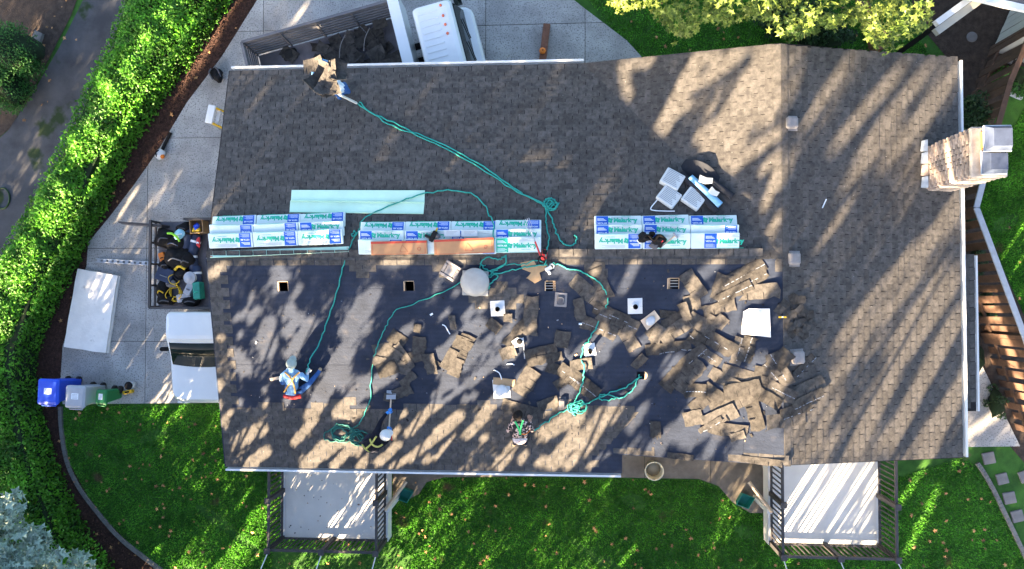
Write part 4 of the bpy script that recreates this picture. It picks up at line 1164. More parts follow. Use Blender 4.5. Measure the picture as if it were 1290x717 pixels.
# bucket below the eave
p = G(824, 593, .36); t = thing('bucket', 'round beige bucket standing on the walk under the eave', 'bucket', Matrix.Translation((p.x, p.y, .03)))
MB().lathe([(.19, 0), (.235, .36), (.25, .36), (.25, .39), (.225, .39), (.215, .34), (.19, .1)], 'bucket', 28, cap1=False).build('pail', t)
MB().lathe([(.19, .1), (.192, .13), (.02, .131)], 'bucket_in', 24, cap0=False).build('content', t)
MB().tube([(.25 * math.cos(a), .25 * math.sin(a), .33 - .05 * math.sin(a)) for a in np.linspace(math.pi, 2 * math.pi, 10)], .006, 'metal_grey', 5).build('handle', t)
# hoop on the asphalt
MB().tube([G(3, 250, .03) + Vector((.22 * math.cos(a), .3 * math.sin(a), .0)) for a in np.linspace(0, 2 * math.pi, 20)[:-1]], .025, 'dark_leaf', 6, closed=True).build('hose_ring', label='dark green hose ring lying on the asphalt lane', cat='hose')
MB().prism([tuple((G(x, y))[:2]) for x, y in ((38, 62), (48, 40), (57, 44), (47, 74))], .02, .12, 'kerb').build('kerb_stone', label='broken pale kerb stone by the lane edge', cat='stone')
MB().prism([tuple((G(x, y))[:2]) for x, y in ((1078, 8), (1088, 6), (1107, 66), (1096, 68))], .0, .3, 'timber_brown').build('timber', label='dark brown retaining timber between the tree and the roof', cat='timber')

# ================================================================== ROOF OBJECTS
def text_mesh(txt, size, m, bold=0.0, name='lettering'):
    cu = bpy.data.curves.new(name, 'FONT'); cu.body = txt; cu.size = size; cu.offset = bold; cu.align_x = 'CENTER'; cu.align_y = 'CENTER'
    cu.resolution_u = 3
    o = bpy.data.objects.new(name, cu); col.objects.link(o)
    me = bpy.data.meshes.new_from_object(o.evaluated_get(bpy.context.evaluated_depsgraph_get()))
    bpy.data.objects.remove(o); bpy.data.curves.remove(cu)
    me.materials.clear(); me.materials.append(MATS[m])
    return me
TXT_BRAND = text_mesh('Malarkey', .14, 'print_green', .0075)
TXT_VISTA = text_mesh('VISTA AR', .05, 'print_white', .002)
TXT_SMALL = text_mesh('Roofing Products', .028, 'print_green', .0005)
BLn, BWd, BTh = 1.02, .335, .075
def wrap_mesh():
    b = MB(); b.cbox(0, 0, 0, BLn, BWd, BTh, 'wrap_white', b=.012); return b.mesh('wrapper')
WRAP = wrap_mesh()
PANEL = MB().box(-.13, .13, -.155, .155, 0, .0015, 'print_blue').mesh('print_panel')
PANELG = MB().box(-.13, .13, -.155, .155, 0, .0015, 'print_green').mesh('print_panel')
b = MB()
for k in range(3): b.box(-.105, .09 - .03 * k, .05 + .022 * k, .062 + .022 * k, .0017, .0025, 'print_white')
for k in range(4): b.box(-.105, .10 - .04 * (k % 2), -.135 + .02 * k, -.128 + .02 * k, .0017, .0025, 'print_white')
PLINES = b.mesh('print_lines')
b = MB()
for k in range(4): b.box(-.26, .24 - .07 * (k % 3), .085 + .016 * k, .089 + .016 * k, 0, .001, 'print_grey')
b.box(-.3, .3, -.16, -.152, 0, .001, 'print_green')
WLINES = b.mesh('print_lines')
b = MB()
for k in range(4):
    a = k * math.pi / 2 + .5
    b.add([(.04 * math.cos(a) + .034 * math.cos(t_), .04 * math.sin(a) + .034 * math.sin(t_), 0) for t_ in np.linspace(0, 6.28, 11)[:-1]], [tuple(range(10))], 'print_green')
CLOVER = b.mesh('emblem')
def bundle(M, label, group, panel='blue', px_=-.34, brand=True, tx=.12, short=False, ty=0.0):
    t = thing('shingle_bundle', label, 'shingle bundle', M, group)
    inst('wrapper', WRAP, t)
    top = BTh / 2 + .0006
    pn = inst('print_panel', PANEL if panel == 'blue' else PANELG, t, Matrix.Translation((px_, 0, top)))
    inst('print_lines', PLINES, pn, Matrix.Translation((0, 0, 0)))['kind'] = 'stuff'
    inst('lettering', TXT_VISTA, pn, Matrix.Translation((0, -.01, .0024)))
    if brand:
        inst('brand_lettering', TXT_BRAND, t, Matrix.Translation((tx + .04, ty - .01, top + .001)))
        inst('emblem', CLOVER, t, Matrix.Translation((tx - .29, ty - .01, top + .001)) @ Matrix.Scale(.9, 4))
        inst('small_lettering', TXT_SMALL, t, Matrix.Translation((tx + .06, ty - .095 if ty <= 0 else ty + .085, top + .001)))
    inst('print_lines', WLINES, t, Matrix.Translation((tx, 0, top + .0005)))['kind'] = 'stuff'
    return t
PITCH = .192; TILT = math.atan(.085 / .2)
def stack(xa, xb, ybot, rot, flips, labels, group, n=3, panels=None, dx=(0, 0, 0), deg=0.0):
    """rows from the back (far from the ridge) to the front; ybot = pixel y of the front row's lower edge"""
    pl, prr = RF(xa, ybot - 10), RF(xb, ybot - 10)
    front = RF((xa + xb) / 2, ybot)
    span = prr.x - pl.x
    for r in range(3):                         # 0 = back
        yf = front.y + (2 - r) * PITCH          # front-edge y of this row
        for i in range(n):
            x = (pl.x + prr.x) / 2 + (i - (n - 1) / 2) * (BLn + .006) + dx[r] + rnd.gauss(0, .003)
            yy = yf + math.tan(math.radians(deg)) * (x - (pl.x + prr.x) / 2) + rnd.gauss(0, .006)
            z = zmain(yy) + .012
            tilt = TILT - math.atan(M_T) if r else -math.atan(M_T)
            if r == 0: z += .0
            sl = Matrix.Translation((x, yy, z)) @ Matrix.Rotation(math.radians(deg + rnd.gauss(0, .5)), 4, 'Z') @ Matrix.Rotation(tilt, 4, 'X') @ Matrix.Translation((0, BWd / 2, BTh / 2))
            fl_ = flips[r][i]
            if fl_ & 1: sl = sl @ Matrix.Rotation(math.pi, 4, 'Z')
            bundle(sl, labels[r].format(['first', 'second', 'third', 'fourth'][i]), group, 'green' if fl_ & 2 else 'blue', brand=not (fl_ & 4), px_=-.34 if not fl_ & 8 else -.1, tx=.12 if not fl_ & 8 else .3, ty=0.0 if r == 2 else (-.07 if fl_ & 1 else .07))
ORD = {0: 'rake edge', 1: 'chimney'}
stack(262, 440, 310, 0, ((1, 1, 1), (5, 5, 0), (1, 1, 1)),
      ['white bundle in the row beside the mint sheets, {} from the bare rake', 'white bundle in the half-covered row under upside-down prints, {} from the bare rake', 'white bundle with upside-down print by the ridge, {} from the bare rake'], 'bundles stacked by the left rake', deg=1.5)
stack(455, 625, 320, 0, ((1, 1, 1), (0, 0, 4), (5, 4, 5)),
      ['white bundle in the row farthest behind the long cartons, {} from the bare rake', 'white shingle bundle, {} from the nearby rake in the row behind the cartons', 'white shingle bundle under the red and tan cartons, {} from the nearby rake'], 'bundles stacked behind the cartons')
stack(624, 681, 318, 0, ((1,), (0,), (2,)),
      ['white shingle bundle at the back of the short column with the garden fork', 'white shingle bundle in the middle of the short column with the garden fork', 'white shingle bundle with green printed panel under the fork handle'], 'bundles in the short column', n=1)
stack(750, 928, 313, 0, ((0, 0, 0), (0, 0, 5), (1, 0, 8)),
      ['white bundle in the row touching the paper packs, {} from the cartons', 'white bundle in the row behind the tool belt, {} from the cartons', 'white bundle in the row carrying the tool belt, {} from the cartons'], 'bundles stacked below the paper packs')
# hidden support blocks are not needed: each row leans on the one behind it

# mint metal sheets
def mint(pxs, label, lift, lip=.03, red=False):
    P_ = [RF(x, y) for x, y in pxs]; n = rnormal(P_[0].x, P_[0].y)
    t = thing('metal_sheet', label, 'metal sheet', Matrix.Translation(P_[0]), 'mint metal edge strips')
    o = P_[0]; Q = [p + n * lift - o for p in P_]
    b = MB(); b.add(Q + [q - n * .006 for q in Q], [(3, 2, 1, 0), (4, 5, 6, 7), (0, 1, 5, 4), (1, 2, 6, 5), (2, 3, 7, 6), (3, 0, 4, 7)], 'mint'); b.build('sheet', t)
    l = MB(); e = [Q[3], Q[2], Q[2] + n * lip, Q[3] + n * lip]; l.add(e + [v + Vector((0, .004, 0)) for v in e], [(0, 1, 2, 3), (7, 6, 5, 4), (3, 2, 6, 7), (0, 3, 7, 4), (1, 5, 6, 2)], 'mint'); l.build('flange', t)
    if red:
        for k, s in ((0, 3), (1, 2)):
            for f in (.25, .75):
                c = Q[k].lerp(Q[s], f) + n * .003; dx_ = .05 if k == 0 else -.05
                MB().add([c, c + Vector((dx_, 0, 0)), c + Vector((dx_, -.02, .0)), c + Vector((0, -.02, 0))], [(0, 1, 2, 3)], 'red').build('red_mark', t)
mint([(368, 240), (535.5, 240.5), (535, 256), (367, 254)], 'long mint green metal strip, the one farther from the bundles', .03)
mint([(366, 253), (535, 254), (533.5, 270), (365, 268)], 'long mint green metal strip, the one touching the shingle bundles', .015)
mint([(266, 317), (440, 311), (440, 318), (266, 325.5)], 'narrow mint metal strip with red marks along the left bundle stack', .03, red=True)

# long cartons
def carton(x0, y0, x1, y1, lift, label):
    c = RF((x0 + x1) / 2, (y0 + y1) / 2, lift + .12); w = (x1 - x0) / 58.; d = (y1 - y0) / 58.
    t = thing('carton', label, 'carton', Matrix.Translation((c.x, c.y, c.z - .12)) @ Matrix.Rotation(math.radians(1 if x0 < 500 else 2), 4, 'Z') @ Matrix.Rotation(math.radians(4), 4, 'X'), 'long cartons on the bundles')
    MB().cbox(0, 0, .055, w, d, .11, 'carton', b=.006).build('box', t)
    MB().box(-w / 2 + .008, w / 2 - .008, d / 2 - .055, d / 2 - .008, .1101, .1115, 'carton_red').build('stripe', t)
    fr = MB()
    for (a0, a1, b0, b1) in ((-.47, .47, -.46, -.44), (-.47, -.463, -.46, .3), (.463, .47, -.46, .3)): fr.box(a0 * w, a1 * w, b0 * d, b1 * d, .1101, .1113, 'carton_red')
    fr.tube([(.36 * w + .035 * math.cos(a), -.1 * d + .035 * math.sin(a), .111) for a in np.linspace(0, 6.28, 12)[:-1]], .004, 'carton_red', 4, closed=True)
    fr.tube([(.02 * w, -.3 * d, .111), (.06 * w, .22 * d, .111), (.16 * w, -.3 * d, .111)], .004, 'carton_red', 4, closed=True)
    fo = fr.build('printed_lines', t); fo['kind'] = 'stuff'
    return t
carton(466, 303, 538.5, 320.5, .10, 'tan and red long carton nearer the left bundle stack')
carton(546, 300, 622.5, 319.5, .11, 'tan and red long carton in full sun beside the short bundle column')
# small white boxes behind the right carton
for (x, y, l) in ((569.5, 294, 'small white printed box behind the sunlit carton, left one'), (591.5, 294, 'small white printed box behind the sunlit carton, nearer the short bundle column')):
    c = RF(x, y, .2); t = thing('small_box', l.replace(', left one', ', beside the nail gun'), 'box', Matrix.Translation((c.x, c.y, c.z - .06)))
    MB().cbox(0, 0, .04, .36, .15, .08, 'paper', b=.006).build('carton_body', t)
    for k in range(3): MB().box(-.12, .12 - .04 * k, .03 - .025 * k, .036 - .025 * k, .0802, .0812, 'print_grey').build('print_line', t)
c = RF(546, 298, .2); t = thing('nail_gun', 'black nail gun with yellow grip between the two long cartons', 'nail gun', Matrix.Translation((c.x, c.y, c.z - .03)) @ Matrix.Rotation(1.1, 4, 'Z'))
MB().cbox(0, 0, .06, .26, .1, .11, 'black', b=.02).build('body', t); MB().cbox(-.06, .1, .05, .07, .16, .07, 'black_gloss', b=.02).build('handle', t); MB().cbox(.16, 0, .05, .1, .035, .04, 'yellow', b=.008).build('nose', t); MB().lathe([(.055, -.03), (.055, .03)], 'vent_dark', 14, Matrix.Translation((.05, -.09, .06))).build('magazine', t)

# garden fork lying on the short column
a, b2 = RF(665, 281, .24), RF(679, 318, .24)
d = b2 - a; Mf = frame(a, Vector((0, .1, 1)).normalized(), math.atan2(d.y, d.x))
t = thing('shingle_fork', 'long-handled fork lying across the short bundle column', 'fork', Mf)
for k in range(4): MB().tube([(-.1, -.06 + .04 * k, .005), (.12, -.055 + .037 * k, .02), (.17, 0, .03)], .007, 'galv', 5).build('tine', t)
MB().tube([(.16, 0, .03), (.45, 0, .035)], .016, 'galv', 6).build('socket', t); MB().tube([(.45, 0, .035), (.78, 0, .03)], .019, 'red', 8).build('handle', t)
MB().tube(smooth_path([(.78, 0, .03), (.84, -.07, .02), (.93, -.06, .02), (.95, .03, .02), (.85, .07, .02), (.78, 0, .03)], 3), .015, 'black').build('grip', t)
# cardboard scraps, red pouch
M = RM(675, 340, 0, .012)
cpts = [(-.34, .16), (-.05, .22), (.02, .1), (.2, .14), (.26, .02), (.08, -.06), (.12, -.22), (-.02, -.3), (-.2, -.18), (-.1, -.06), (-.3, .02)]
b = MB(); b.prism(cpts, 0, .008, 'cardboard', M); b.build('cardboard_scrap', label='torn tan cardboard lying under the fork grip and ropes', cat='cardboard')
M = RM(686, 322, 80, .02); t = thing('red_pouch', 'red pouch hanging by ropes at the end of the short bundle column', 'pouch', M)
MB().cbox(0, 0, .04, .24, .11, .08, 'red', b=.025).build('body', t); MB().cbox(.05, 0, .084, .1, .1, .012, 'black', b=.004).build('flap', t)
M = RM(691, 338, 30, .02); t = thing('rope_grab', 'white metal rope anchor where the teal ropes meet at the ridge', 'anchor', M)
MB().cbox(0, 0, .02, .16, .09, .03, 'white_paint', b=.01).build('plate', t); MB().tube([(.05, .05, .05), (.12, .06, .06), (.14, 0, .06), (.1, -.05, .05)], .014, 'galv').build('ring', t); MB().cbox(-.03, -.08, .04, .06, .1, .05, 'white_paint', b=.012).build('bracket', t)

# tool belt and hammer on the right stack
c = RF(824, 302, .2)
t = thing('tool_belt', 'dark leather tool belt with pouches on the bundles below the paper packs', 'tool belt', Matrix.Translation((c.x, c.y, c.z - .03)) @ Matrix.Rotation(.0, 4, 'Z') @ Matrix.Rotation(.1, 4, 'X'))
for k, (x, y, s, m) in enumerate(((-.22, .05, .13, 'black'), (.1, -.02, .14, 'black'), (.0, -.12, .1, 'vent_dark'), (-.05, .12, .07, 'hair'), (.16, .04, .07, 'teal_box'), (-.3, -.03, .06, 'print_white'))):
    MB().blob((x, y, s * .6), (s, s * .8, s * .6), m, k, .22).build('pouch', t)
MB().tube(smooth_path([(-.3, .0, .1), (-.15, .1, .15), (-.02, -.02, .16), (.1, .1, .15), (.24, .0, .1)], 5), .028, 'hair').build('belt', t)
MB().tube([(.13, -.05, .15), (.17, -.02, .15)], .02, 'red').build('clip', t)
c = RF(843, 303, .2); t = thing('hammer', 'claw hammer with wooden handle leaning on the tool belt', 'hammer', Matrix.Translation((c.x, c.y, c.z)) @ Matrix.Rotation(math.radians(38), 4, 'Z'))
MB().tube([(-.22, 0, .0), (.16, 0, .01)], .015, 'timber_tan').build('handle', t); MB().cbox(.17, 0, .01, .04, .15, .04, 'metal_grey', b=.01).build('head', t)

# paper packs and underlayment rolls
for k, (x, y, a2, h, l) in enumerate(((846, 228.5, -32, .17, 'white paper-wrapped pack with printing, the one beside the black rolls'), (842, 249.5, -38, .13, 'white paper-wrapped pack with printing, nearest the loose strap'), (873, 252, -38, .13, 'white paper-wrapped pack with printing, touching the pale blue roll'))):
    M = RM(x, y, a2, .0); t = thing('paper_pack', l, 'pack', M, 'paper packs above the right bundle stack')
    MB().cbox(0, 0, h / 2 + .005, .44, .38, h, 'paper', b=.02).build('pack', t)
    pb = MB()
    for j in range(9): pb.box(-.17, .17 - .05 * ((j * 7) % 4) * .5, .145 - j * .036, .159 - j * .036, h + .0055, h + .0062, 'print_grey')
    po = pb.build('printed_text', t); po['kind'] = 'stuff'
MB().tube(smooth_path([RF(828, 252, .02), RF(820, 262, .02), RF(823, 265, .02), RF(838, 266, .02), RF(850, 266, .03)], 4), .012, 'print_white').build('plastic_strap', label='loose white plastic strap beside the paper packs', cat='strap')
def roll(x0, y0, x1, y1, r, m, label, cat='roll', wrap=None):
    a, b2 = RF(x0, y0, r), RF(x1, y1, r); d = b2 - a; L = d.length
    q = d.to_track_quat('X', 'Z').to_matrix().to_4x4(); q.translation = a
    t = thing('felt_roll', label, cat, q)
    R = Matrix.Rotation(math.pi / 2, 4, 'Y')
    MB().lathe([(.04, .0), (r * .96, 0), (r, .01), (r, L - .01), (r * .96, L), (.04, L), (.04, L - .03)], m, 22, R, cap0=False, cap1=True).build('roll', t)
    if wrap: MB().lathe([(r + .003, L * .25), (r + .004, L * .5), (r + .003, L * .8)], wrap, 22, R, cap0=False, cap1=False).build('wrapper', t)
    return t
roll(858, 218, 903, 267, .075, 'felt', 'black felt roll lying between the packs and the pale blue roll')
roll(869, 224, 907, 259, .09, 'roll_blue', 'pale blue wrapped roll with torn white paper', wrap=None)
roll(888, 222, 923, 248, .08, 'felt', 'black felt roll farthest from the paper packs')
b = MB(); M = RM(884, 221, -35, .02)
vs = []; nn = 9
for i in range(nn):
    u = i / (nn - 1)
    for j, v in enumerate((-.5, -.17, .17, .5)):
        vs.append(((u - .5) * .98, v * (.2 + .28 * math.sin(math.pi * u) ** .7), .03 + .09 * (v + .5) * math.sin(u * 4) + .02 * math.sin(u * 9 + j)))
b.add(vs + [(p[0], p[1], p[2] - .005) for p in vs], [f for i in range(nn - 1) for j in range(3) for f in ((i * 4 + j, i * 4 + 4 + j, i * 4 + 5 + j, i * 4 + 1 + j), tuple(nn * 4 + k for k in (i * 4 + 1 + j, i * 4 + 5 + j, i * 4 + 4 + j, i * 4 + j)))], 'felt', True, M)
b.build('felt_sheet', label='curled black felt sheet lying beyond the rolls', cat='felt')
for k, (x, y, a2, w, h) in enumerate(((887, 231, -15, .3, .16), (897, 246, -40, .22, .14))):
    M = RM(x, y, a2, .19); MB().prism([(-w / 2, -h / 2), (0, -h * .6), (w / 2, -h * .3), (w * .45, h / 2), (0, h * .35), (-w * .5, h * .55)], 0, .004, 'paper', M).build('paper_scrap', label=('torn white paper draped on the middle of the pale blue roll', 'torn white paper on the end of the pale blue roll')[k], cat='paper')

# white sheet, loose vent frame, yellow bar, small bits
P_ = [RF(x, y) for x, y in ((935.7, 392.5), (943, 388.8), (969, 388.8), (970.3, 425), (933, 420.6))]
b = MB(); cen = sum(P_, Vector()) / 5
for z0 in (0.05,):
    top = [p + Vector((0, 0, z0 + .01 * math.sin(i * 2))) for i, p in enumerate(P_)] + [cen + Vector((0, 0, z0 + .03))]
    bot = [p - Vector((0, 0, .012)) for p in top]; n = 6
    b.add(top + bot, [(5, (i + 1) % 5, i) for i in range(5)] + [(6 + 5, 6 + i, 6 + (i + 1) % 5) for i in range(5)] + [(i, (i + 1) % 5, 6 + (i + 1) % 5, 6 + i) for i in range(5)], 'board_white')
b.build('white_sheet', label='square white sheet with clipped corner lying among torn shingles', cat='sheet')
M = RM(567.5, 341, -33, .015); t = thing('vent_frame', 'loose square grey vent lying tilted beside the domed fan', 'vent', M)
b = MB()
s = .19
for (x0, x1, y0, y1) in ((-s, s, -s, -.11), (-s, s, .11, s), (-s, -.11, -.11, .11), (.11, s, -.11, .11)): b.box(x0, x1, y0, y1, 0, .05, 'vent_plastic', taper=.012)
b.build('flange', t); MB().box(-.11, .11, -.11, .11, .012, .035, 'vent_plastic').build('panel', t)
t = thing('yellow_bar', 'short yellow bar beside the pile of broken tabs on the far slope', 'bar', RM(985.5, 399.5, 0, .03))
MB().cbox(0, 0, .015, .16, .035, .03, 'yellow', b=.006).build('bar', t); MB().cbox(.0, 0, .031, .03, .03, .004, 'print_white').build('mark', t)
for k, (pts, lab) in enumerate((([(557, 409), (561, 411), (565, 418), (567, 421)], 'bent white strip lying near the sunlit shingle heap'), ([(622, 466), (629, 470), (632, 478)], 'curved white wire beside the orange card and dome'), ([(638, 459), (644, 458), (648, 460)], 'small white scrap between the domes of debris'), ([(659, 425), (660, 438), (661, 452)], 'thin grey metal edge standing by the broken flashing'), ([(1036, 262), (1041, 251)], 'thin white stick lying on the far slope of the roof'), ([(819, 533), (822, 541)], 'thin white stick on the remaining lower shingles'), ([(542, 397), (545, 395)], 'tiny white scrap on the dark underlayment'), ([(729, 408), (733, 408)], 'tiny white card on the underlayment by the teal rope'))):
    MB().tube(smooth_path([RF(x, y, .02) for x, y in pts], 3), .013 if k not in (6, 7) else .025, 'print_white' if k != 3 else 'galv', 5).build('white_scrap', label=lab, cat='scrap')
M = RM(819, 403.5, 42, .03); t = thing('metal_flashing', 'bent grey metal flashing lying among the torn shingles', 'flashing', M)
MB().prism([(-.2, -.12), (.2, -.1), (.22, .12), (-.16, .14)], 0, .012, 'timber_tan').build('plate', t); MB().blob((.0, .0, .03), (.12, .09, .04), 'galv', 3, .1).build('boot', t)
M = RM(653, 430, 20, .05); t = thing('old_flashing', 'broken white pipe flashing leaning on a torn strip', 'flashing', M)
MB().prism([(-.12, -.1), (.1, -.12), (.13, .05), (.0, .1), (-.14, .06)], 0, .01, 'white_paint').build('plate', t); MB().lathe([(.07, .01), (.05, .07), (.04, .07)], 'black', 12, Matrix.Translation((.03, .0, 0))).build('collar', t)

# ---- torn shingles: px centre, length px, width px, angle (deg ccw), sealant line flag
HEAPS = {
 'torn shingle strip scattered round the white pipe flashings': [
  (787.5, 419.7, 53, 18, -59, 0), (778.7, 403.4, 57, 19, -23, 1), (755, 413, 50, 19, -22, 1), (770, 396, 50, 17, -24, 1), (731.8, 458.7, 30, 16, 10, 0), (731.8, 482, 55, 22, -40, 1), (722, 476, 50, 18, -40, 1), (805, 455, 22, 12, 48, 0), (741.6, 369, 57, 20, -42, 0), (749, 338.5, 27, 19, 0, 0), (757, 357, 45, 19, -65, 0), (730, 389, 30, 14, -80, 0), (708, 427, 23, 20, 80, 0), (681, 443, 44, 15, 14, 0), (687, 452, 50, 13, 12, 0), (669, 398, 54, 19, 87, 0), (652, 420, 44, 17, 50, 0), (700, 465, 26, 15, -20, 0), (710, 480, 28, 13, 33, 0), (640, 444, 22, 17, 20, 0), (663, 481, 40, 24, 60, 0), (622.5, 410, 20, 15, -40, 0), (570.7, 405.8, 20, 9, -85, 0), (640, 400, 12, 12, 0, 0), (655, 515, 50, 17, -15, 0), (690, 508, 30, 15, 20, 0)],  # the widest strip here is added to stand in for a patch of sunlight
 'torn strip heaped between rope hole and white sheet': [
  (841, 396, 22, 11, -5, 0), (840.6, 413.5, 58, 20, 30, 0), (850.6, 416, 45, 20, 35, 0), (843, 437.7, 60, 15, 8, 2), (880, 430, 30, 18, -40, 1), (852, 473, 48, 20, 48, 0), (868, 474, 48, 18, 48, 0), (873, 359, 40, 20, -55, 0), (871.6, 381.5, 22, 21, 10, 0), (905, 388, 42, 15, 14, 0), (852, 404, 35, 20, 30, 0), (879, 406, 30, 20, -30, 0), (895, 409, 26, 20, 60, 0), (908, 406, 20, 18, -40, 0), (900.5, 429, 55, 20, -30, 1), (876, 445, 32, 12, 38, 2), (892, 448, 34, 14, -32, 1), (908, 361, 35, 20, 75, 0), (937.6, 345, 57, 20, 30, 1), (941.5, 355, 57, 20, 28, 1), (951, 368, 60, 20, 5, 0), (925, 368, 50, 15, 27, 1), (828, 420, 24, 16, 65, 0), (862, 392, 24, 12, -70, 0), (886, 418, 22, 14, 12, 0)],
 'torn strip in the big heap near the bare gable corner': [
  (940.5, 473.5, 60, 15, -15, 0), (941.6, 440, 34, 18, 72, 1), (930, 442, 36, 14, 76, 1), (985, 493, 36, 16, -25, 1), (983, 464.5, 45, 16, -60, 1), (1012, 460, 38, 9, 42, 2), (1018.6, 487, 45, 17, 20, 0), (1016, 502, 45, 12, 22, 2), (989.6, 529, 55, 18, 6, 0), (922.6, 507, 57, 22, 25, 0), (907, 525, 45, 20, 25, 0), (873.5, 527, 25, 20, 15, 0), (916, 541, 50, 16, -3, 0), (929, 549, 20, 10, 20, 0), (895, 535, 34, 7, 33, 2), (965, 500, 40, 16, -30, 0), (950, 520, 45, 18, -75, 0), (958, 478, 34, 18, 80, 0), (885, 505, 40, 16, 40, 0), (875, 492, 30, 18, 0, 1), (900, 495, 32, 15, -35, 0), (1002, 516, 44, 14, 15, 2), (984.5, 453, 30, 20, 50, 0), (935, 490, 46, 18, 12, 0), (972, 468, 26, 14, -50, 1), (912, 478, 40, 16, -28, 0)],
 'torn shingle strip left along the bare gable edge': [(959, 581, 50, 9, -3, 0), (857, 575, 34, 8, -3, 0), (826, 541, 14, 22, 2, 0)],
 'torn shingle piece in the dark heap above the shovel': [
  (483.5, 442.5, 30, 22, 10, 0), (501, 427, 25, 18, -35, 0), (509, 448, 40, 12, -60, 0), (526, 413, 12, 10, 80, 0), (528, 434.7, 24, 18, 85, 0), (542, 458, 30, 16, -80, 0), (489, 464, 30, 20, 20, 0), (514.7, 477.6, 25, 12, 40, 0), (548, 458, 11, 11, -40, 0), (505, 462, 30, 18, -20, 0), (520, 450, 26, 16, 20, 0), (495, 450, 26, 18, 60, 0), (478, 455, 20, 14, -10, 0), (507, 493, 28, 15, 25, 0), (491, 500, 12, 15, 80, 0)],
 'torn shingle strip in the small heap below the domed fan': [(577, 446, 52, 24, 66, 0), (582, 440, 44, 20, 64, 0), (588, 432, 18, 8, -25, 0), (566, 452, 30, 14, 60, 0), (574, 462, 26, 18, 70, 0)],
 'broken shingle tab piled beside the yellow bar': [
  (1000, 395, 52, 7, -77, 0)] + [(1002 + dx_, 398 + dy_, 12, 10, a2, 0) for dx_, dy_, a2 in ((-14, -15, -35), (-20, -8, 50), (-2, -22, 60), (6, -20, 0), (-6, -2, 10), (4, -8, 40), (10, -4, -30), (14, 4, 30), (20, 10, -50), (8, 8, 15), (0, 12, 60), (-8, 14, 20), (4, 20, -20), (12, 16, 70), (16, -2, 5), (-4, 22, 45), (10, 24, 30))],
}
sd = 1
for lab, lst in HEAPS.items():
    for i, (x, y, L, W, an, se) in enumerate(lst):
        lift = .009 + .0048 * (i % 8) + (.010 if L < 16 else 0)
        M = RM(x, y, an, lift) @ Matrix.Rotation(rnd.gauss(0, .014), 4, 'X') @ Matrix.Rotation(rnd.gauss(0, .010), 4, 'Y')
        size_ = 'full-length' if L >= 50 else ('long' if L >= 40 else ('half-length' if L >= 28 else ('short' if L >= 15 else 'small')))
        shape_ = 'narrow ' if W < 14 and L >= 28 else ''
        scrap(M, L / 60., W / 60., size_ + ' ' + shape_ + lab + (' with pale line' if se else ''), size_ + ' ' + shape_ + lab, sd, (.012, .006, .03)[sd % 3] if L > 16 else .008, seal=se); sd += 1

# ---- ropes
def rope(pts, label, r=.017, m='rope', n=5, lift=.02, loops=()):
    w = [RF(p[0], p[1], lift if len(p) < 3 else p[2]) for p in pts]
    w = smooth_path(w, n); jr = random.Random(len(label) * 7 + len(pts))
    w = [p + Vector((jr.gauss(0, .012), jr.gauss(0, .012), abs(jr.gauss(0, .006)))) for p in w]
    MB().tube(w, r * .9, m, 6).build('rope', label=label, cat='rope')
def coil(cx, cy, r, n, seed, z=.02):
    rr = random.Random(seed); out = []
    for k in range(n * 7):
        a = k * .9; q = r * (1 + .35 * math.sin(k * .53 + seed)); out.append((cx + q * math.cos(a) + rr.uniform(-1, 1) * r * .12, cy + q * .8 * math.sin(a), z + .012 * (k // 7)))
    return out
rope([(450, 131), (480, 148), (520, 165), (560, 183), (600, 205), (640, 232), (665, 247), (686, 256)] + coil(693, 257, 7, 3, 1) + [(690, 265), (697, 280), (703, 297), (711, 308), (722, 308), (727, 301), (724, 296)], 'teal rope from the far-eave worker to a knot near the short bundle column', .019)
rope([(452, 128), (462, 137), (490, 156), (525, 171), (565, 189), (605, 211), (645, 238), (672, 251), (687, 262), (688, 280), (691, 300), (688, 320, .1), (688, 334, .05)], 'teal rope running beside the long rope then over the ridge to the anchor')
rope([(386, 469, .5), (392, 452, .3), (402, 432), (412, 405), (424, 370), (430, 345), (438, 315), (448, 297), (446, 291), (443, 297), (449, 296), (457, 277), (480, 264), (505, 253, .05), (538, 243, .05), (570, 240), (598, 246), (610, 258), (617, 272), (621, 283, .2), (622, 305, .2)], 'teal rope from the seated worker over the mint sheets and ridge')
rope([(590, 350, .1), (570, 362), (535, 378), (500, 391), (488, 408), (480, 425), (472, 445), (469, 465), (466, 500), (460, 520), (452, 535)], 'thin teal rope from the domed fan down to the worker in black', .013)
rope([(452, 535)] + coil(430, 546, 11, 3, 4) + [(448, 546), (455, 556)] + coil(452, 552, 9, 3, 7) + [(465, 566), (472, 560, .2)], 'dark green rope coiled in loops beside the worker in black', .019, 'rope_dark')
rope([(470, 562, .2), (456, 552), (440, 541), (420, 540), (408, 550), (420, 556), (436, 551), (448, 541), (456, 548), (462, 560), (468, 570, .1)], 'second dark green loop of rope by the worker in black', .017, 'rope_dark')
rope([(688, 334, .05), (665, 336), (645, 340), (625, 344), (612, 340), (606, 331), (614, 324), (630, 327), (637, 322), (636, 333), (622, 342), (615, 350), (620, 347), (628, 346), (617, 358, .1), (616, 364, .05)], 'teal rope looping between the domed fan and the ridge anchor')
rope([(690, 334, .05), (675, 328, .04), (655, 333), (635, 334), (618, 341), (606, 341), (606, 334), (612, 335)], 'thin teal rope end twisted near the domed fan', .013)
rope([(692, 333, .05), (702, 332), (714, 338), (735, 343), (752, 354), (762, 366), (765, 382), (758, 398), (751, 412), (742, 428), (734, 440), (732, 452), (736, 462, .09), (735, 475, .1), (731, 490, .06), (724, 508)] + coil(722, 513, 6, 2, 3), 'teal rope curving from the ridge anchor down past the pipe flashing')
